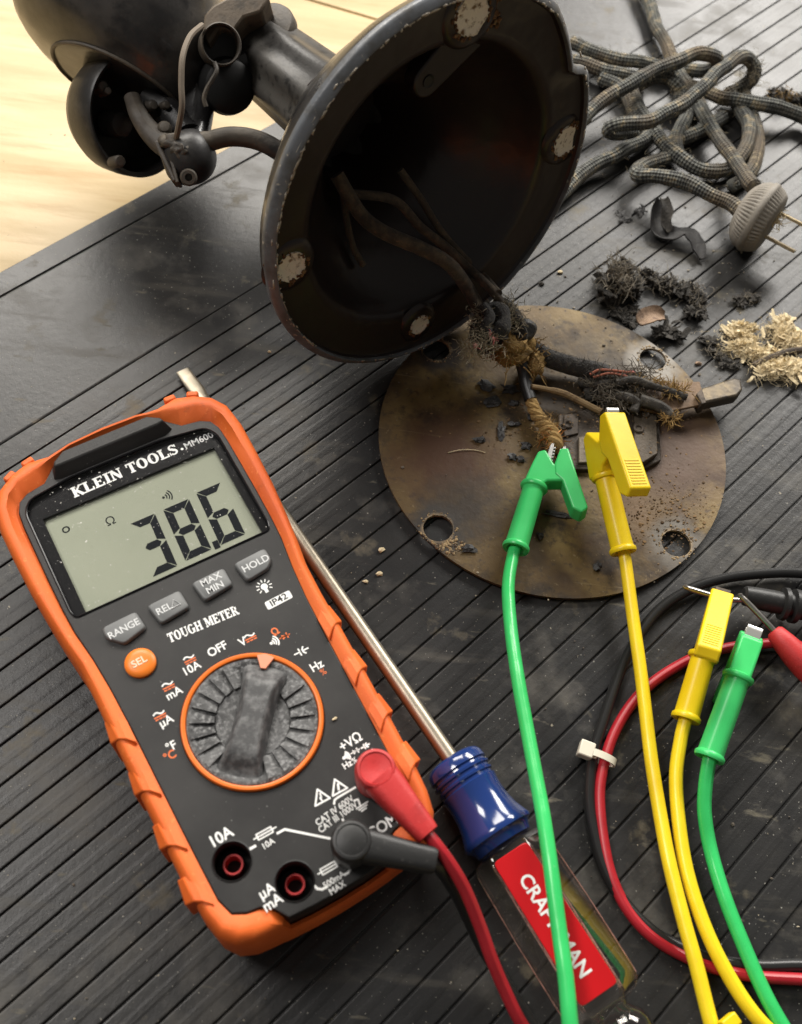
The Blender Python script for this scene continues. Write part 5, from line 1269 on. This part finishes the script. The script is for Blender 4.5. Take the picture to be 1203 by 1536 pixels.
piece('insulation_clump', 'grey fluffy clump of burnt insulation near the tangled cord', 'debris', c,
      [(*rel(c, 935, 400, 9), (6, 7, 5), 1), (*rel(c, 925, 425, 7), (8, 7, 6), 2), (*rel(c, 945, 420, 8), (6, 6, 5), 3), (*rel(c, 920, 440, 4), (6, 5, 4), 4), (*rel(c, 950, 432, 4), (5, 5, 3), 6)],
      GREYF, [(rel(c, 932, 415, 9), (8, 9, 5), 220, 8, .2)], GFB)
c = P(1010, 430, 0)
piece('insulation_strip', 'curved strip of charred insulation bending away from the grey clump', 'debris', c,
      [(*rel(c, x, y, 3.5), (4.5, 4, 3), i) for i, (x, y) in enumerate(((968, 412), (985, 420), (1000, 425), (1017, 430), (1032, 432), (1044, 440), (1050, 452), (1046, 466)))],
      GREYF, [(rel(c, 1000, 424, 4), (13, 6, 3), 90, 6, .16), (rel(c, 1046, 450, 4), (5, 8, 3), 60, 6, .16)], GFB)
c = P(1000, 498, 0)
piece('insulation_chip', 'dark burnt chip between the pinkish chip and the plate hole', 'debris', c,
      [(*rel(c, 997, 492, 3), (6, 4.5, 2.6), 7), (*rel(c, 1018, 502, 2.4), (6, 2.4, 2), 8)], GREYF)
c = P(1120, 450, 0)
piece('insulation_chip', 'small dark sliver alone on the mat below the plug', 'debris', c, [(-3, -2, 1.8, (5, 2.4, 1.8), 3), (3, 2, 1.8, (4, 2.2, 1.6), 5)], GREYF, [((0, 0, 2), (5, 3, 1), 20, 4, .13)], GFB)
c = P(935, 470, 0)
piece('insulation_chip', 'loose dark scraps just above the plate, left of the pinkish chip', 'debris', c, [(*rel(c, 928, 468, 1.6), (4, 3.2, 1.8), 3), (*rel(c, 942, 478, 1.6), (4.4, 2.6, 1.6), 5), (*rel(c, 950, 465, 1.2), (3, 2, 1.2), 9)], GREYF, [((0, 0, 2), (7, 4, 1), 26, 4, .13)], GFB)
c = P(1078, 530, 0)
piece('insulation_chip', 'grey brown fluff beside the cream cotton tufts at right', 'debris', c, [(*rel(c, 1072, 520, 2), (4.5, 4, 2), 3), (*rel(c, 1088, 540, 2), (4, 4, 2), 5), (*rel(c, 1100, 545, 2), (4, 2.4, 1.6), 6)], GREYF, [((0, 0, 2), (8, 5, 1.5), 60, 5, .15)], GFB)
c = P(1165, 152, 0)
piece('insulation_chip', 'small brown clump behind the cord at the right edge', 'debris', c, [(0, 0, 4, (6, 5, 4), 3), (6, 2, 3, (5, 4, 3), 5), (14, 3, 3, (5, 5, 3), 6)], GREYF, [((3, 0, 4), (7, 5, 3), 70, 5, .18)], TANF)
# cream cotton tufts: torn flat strands
def tuft(label, c, lobes, n=46):
    m = MB(); f = MB()
    for (px, py, sx, sy, dirn) in lobes:
        for q_ in range(5):
            m.blob(P(px, py, 0) + V((rnd.gauss(0, .45) * sx, rnd.gauss(0, .45) * sy, rnd.uniform(1.6, 3.4))), (sx * rnd.uniform(.4, .75), sy * rnd.uniform(.4, .8), 1.5), 4, 1.2, 3.6, px + q_ * 5.1, Matrix.Rotation(rnd.uniform(-.6, .6), 4, 'Z') @ Matrix.Rotation(rnd.uniform(-.4, .4), 4, 'X'))
        ribbons(m, P(px, py, 2.2), (sx * .9, sy * .9, 1.8), 12, 8, 1.3, rnd, dirn)
        fuzz(f, P(px, py, 3.0), (sx * 1.2, sy * 1.2, 2), 200, 4.5, .10, rnd, 1.1)
        fuzz(f, P(px, py, 2.6), (sx * 1.5, sy * 1.5, 1.6), 40, 9, .08, rnd, .7)
    o = tag(build(m, 'cotton_tuft', CREAMF, loc=c, ang=50), label, 'debris')
    build(f, 'frayed_fibre', CREAMF, o, kind='stuff'); return o
tuft('cream cotton tuft with two lobes, left of the other two', P(1120, 515, 0), [(1112, 502, 6, 3.4, 2.6), (1120, 524, 9, 4.0, 3.0), (1142, 533, 6, 2, 0)])
tuft('cream cotton tuft at the right edge, upper of the two there', P(1180, 505, 0), [(1168, 497, 5, 6, 1.7), (1192, 512, 7, 5, 2.2)])
tuft('cream cotton tuft at the right edge, lower of the two there', P(1170, 558, 0), [(1152, 556, 6, 3.6, 3.0), (1178, 555, 8, 4.6, None), (1204, 556, 7, 4, 0)])
c = P(1180, 530, 0)
o = tag(build(MB().tube(cat([P(1130, 548, 3), P(1160, 535, 4), P(1185, 527, 4), P(1215, 524, 4)], 6), 1.6, 8), 'wire_scrap', DKWIRE, loc=c), 'dark wire scrap running between the two cream tufts at right', 'debris')
# curled black sheath pieces
def curl(name, label, pts, w, mat):
    m = MB(); pts = cat([P(*q) for q in pts], 6); A = []; B = []
    for i, p in enumerate(pts):
        t = (pts[min(i + 1, len(pts) - 1)] - pts[max(i - 1, 0)]).normalized(); s_ = t.cross(V((0, 0, 1))).normalized()
        k = w * (.5 + .5 * math.sin(math.pi * min(1, (i + 2) / (len(pts) + 2)))) * (1 + .35 * noise.noise(p * .2)); tl = V((0, 0, 1)) * .8 * math.sin(i * .35)
        A.append([p + s_ * k * x + V((0, 0, h)) + tl * x for x, h in ((-1, 1.6), (-.5, .2), (0, 0), (.5, .3), (1, 1.8), (1, .8), (.5, -.7), (0, -.9), (-.5, -.7), (-1, .7))])
    m.loft(A)
    return tag(build(m, name, mat, loc=pts[0], ang=45), label, 'debris')
curl('sheath_curl', 'curled black piece of old rubber sheath left of the plug', [(992, 300, 10), (985, 325, 5), (990, 348, 3), (1010, 352, 3), (1030, 350, 5), (1044, 365, 4), (1052, 388, 2)], 4.2, CHAR)
curl('insulation_chip', 'pinkish brown curled chip of insulation above the plate edge', [(958, 484, 5), (970, 476, 7), (984, 472, 7.5), (997, 476, 6)], 4.6, BROWNFL)
curl('sheath_curl', 'upright grey brown flake standing on the curled black sheath', [(995, 298, 12), (1000, 315, 10), (998, 335, 6), (1003, 348, 4)], 3.4, BROWNFL and GREYF)
c = P(945, 322, 0)
piece('char_scrap', 'small flat black scrap under the cord loop', 'debris', c, [(-4, -3, .7, (4, 3, .8), 2), (5, 4, .7, (3.6, 2.6, .8), 5)], CHAR)
# flakes on the plate, biggest ones
FL_ = [(737, 603, 3.2, 2.4, 'largest flat charred flake, on the upper left of the plate'), (752, 647, 1.6, 3.4, 'upright oval charred flake near the plate centre'), (771, 604, 2.0, 1.4, 'small charred flake just right of the largest one'),
       (790, 668, 2.0, 2.0, 'black charred lump left of the green clip jaws'), (768, 684, 1.8, 1.9, 'left one of the two black lumps below the plate centre'), (781, 688, 2.0, 1.3, 'right one of the two black lumps below the plate centre'), (770, 636, 2.4, 1.2, 'narrow charred sliver near the stripped wire'),
       (728, 577, 3.6, 2.4, 'charred flake closest to the wire knot'), (765, 585, 3.4, 2.4, 'brownish charred flake beside the black sleeve'), (797, 625, 1.8, 1.6, 'charred flake touching the stripped wire'), (840, 772, 7.0, 1.3, 'long narrow black strip below the green clip lever'), (811, 804, 1.6, 1.6, 'lone black lump near the lower plate edge'), (703, 823, 2.6, 1.8, 'black lump beside the lower left plate hole'), (895, 849, 1.8, 1.8, 'black speck of char near the front plate edge'), (720, 660, 2.6, 1.4, 'thin charred flake left of the oval one')]
for i, (px, py, rx, ry, lb) in enumerate(FL_):
    c = P(px, py, PZ + .8)
    o = tag(build(MB().blob((0, 0, 0), (rx, ry, .75), 2, 1.1, 1.7, i, Matrix.Rotation(rnd.uniform(-.4, .4), 4, 'Z')), 'char_flake', CHAR, loc=(0, 0, 0), ang=25), lb, 'char flake', 'charred flakes on the base plate')
    o.location = c * S
# chips on the mat
for i, (px, py, r, lb) in enumerate(((573, 825, 1.7, 'tan crumb on the mat closest to the plate edge'), (569, 860, 1.6, 'tan crumb on the mat, middle of three left of the plate'), (548, 872, 1.3, 'tan crumb on the mat nearest the multimeter'), (690, 424 + 104, 1.0, None), (840, 408, 1.6, 'small tan chip on the mat behind the plate'), (812, 425, 1.8, 'small dark chip on the mat behind the plate'), (1048, 545, 1.9, 'orange brown chip near the switch lever knob'), (404, 527, 1.0, 'round tan crumb on the mat beside the hollow base'))):
    if not lb: continue
    o = tag(build(MB().blob((0, 0, 0), (r, r * .7, r * .5), 1, .7, 1.5, i), 'crumb', GREYF if 'dark' in lb else BROWNFL if 'orange' in lb else CREAMF, loc=(0, 0, 0), ang=20), lb, 'crumb')
    o.location = P(px, py, .6) * S
# dust and grit: far too many to count
m = MB(); r2 = random.Random(77)
for i in range(520):
    x, y = r2.gauss(985, 110), r2.gauss(470, 90)
    if r2.random() < .35: x, y = r2.uniform(0, 1203), r2.uniform(200, 1536)
    s_ = min(.9, .15 + r2.expovariate(6)); q = P(x, y, .4)
    if (q - PC).xy.length < 80: q.z = PZ + .2
    m.blob(q, (s_, s_ * r2.uniform(.4, 1), s_ * .5), 1, .6, 1, i)
tag(build(m, 'grit', pm('grit', (.12, .10, .08), .9, world=True, layers=((.06, (.42, .36, .26), .5, .54, 1, None),)), ang=20), 'fine grit and crumbs scattered over the mat', None, kind='stuff')
m = MB()
for i in range(1250):
    a, b = r2.gauss(0, 1), r2.gauss(0, 1)
    px, py = (1000 + 42 * a, 765 + 32 * b) if i < 520 else (790 + 62 * a, 625 + 40 * b) if i < 900 else (915 + 50 * a, 640 + 34 * b)
    q = P(px, py, PZ + .2 if i < 900 else r2.choice((5.7, 7.3, 9.1)))
    if (q - PC).xy.length > 76: continue
    s_ = .14 + r2.expovariate(5); s_ = min(s_, .9)
    m.blob(q, (s_, s_ * .8, s_ * .3), 1, .6, 1, i)
tag(build(m, 'rust_grains', pm('rust_grains', (.20, .125, .06), .9, world=True, layers=((.08, (.085, .052, .026), .45, .6, 1, None),)), ang=20), 'rust grains heaped on the right side of the plate', None, kind='stuff')

tag(build(MB().tube(cat([P(672, 679, PZ + .3), P(690, 675, PZ + .6), P(712, 675, PZ + .4), P(728, 679, PZ + .3)], 6), .16, 5), 'hair', CREAMF, loc=P(700, 676, PZ)), 'thin pale curved fibre lying on the left half of the rusty plate', 'fibre')

# ------------------------------------------------------------------ lettering becomes plain mesh
bpy.context.view_layer.update()
dg = bpy.context.evaluated_depsgraph_get()
todo = []
for o in FONTS:
    me = bpy.data.meshes.new_from_object(o.evaluated_get(dg)); todo.append((me, o.parent, o.matrix_basis.copy(), o.data.materials[0]))
for o in FONTS:
    cv = o.data; bpy.data.objects.remove(o); bpy.data.curves.remove(cv)
for me, par, mbz, mt in todo:
    me.name = 'lettering'
    if not me.materials: me.materials.append(mt)
    o = bpy.data.objects.new('lettering', me); COL.objects.link(o); o.parent = par; o.matrix_basis = mbz
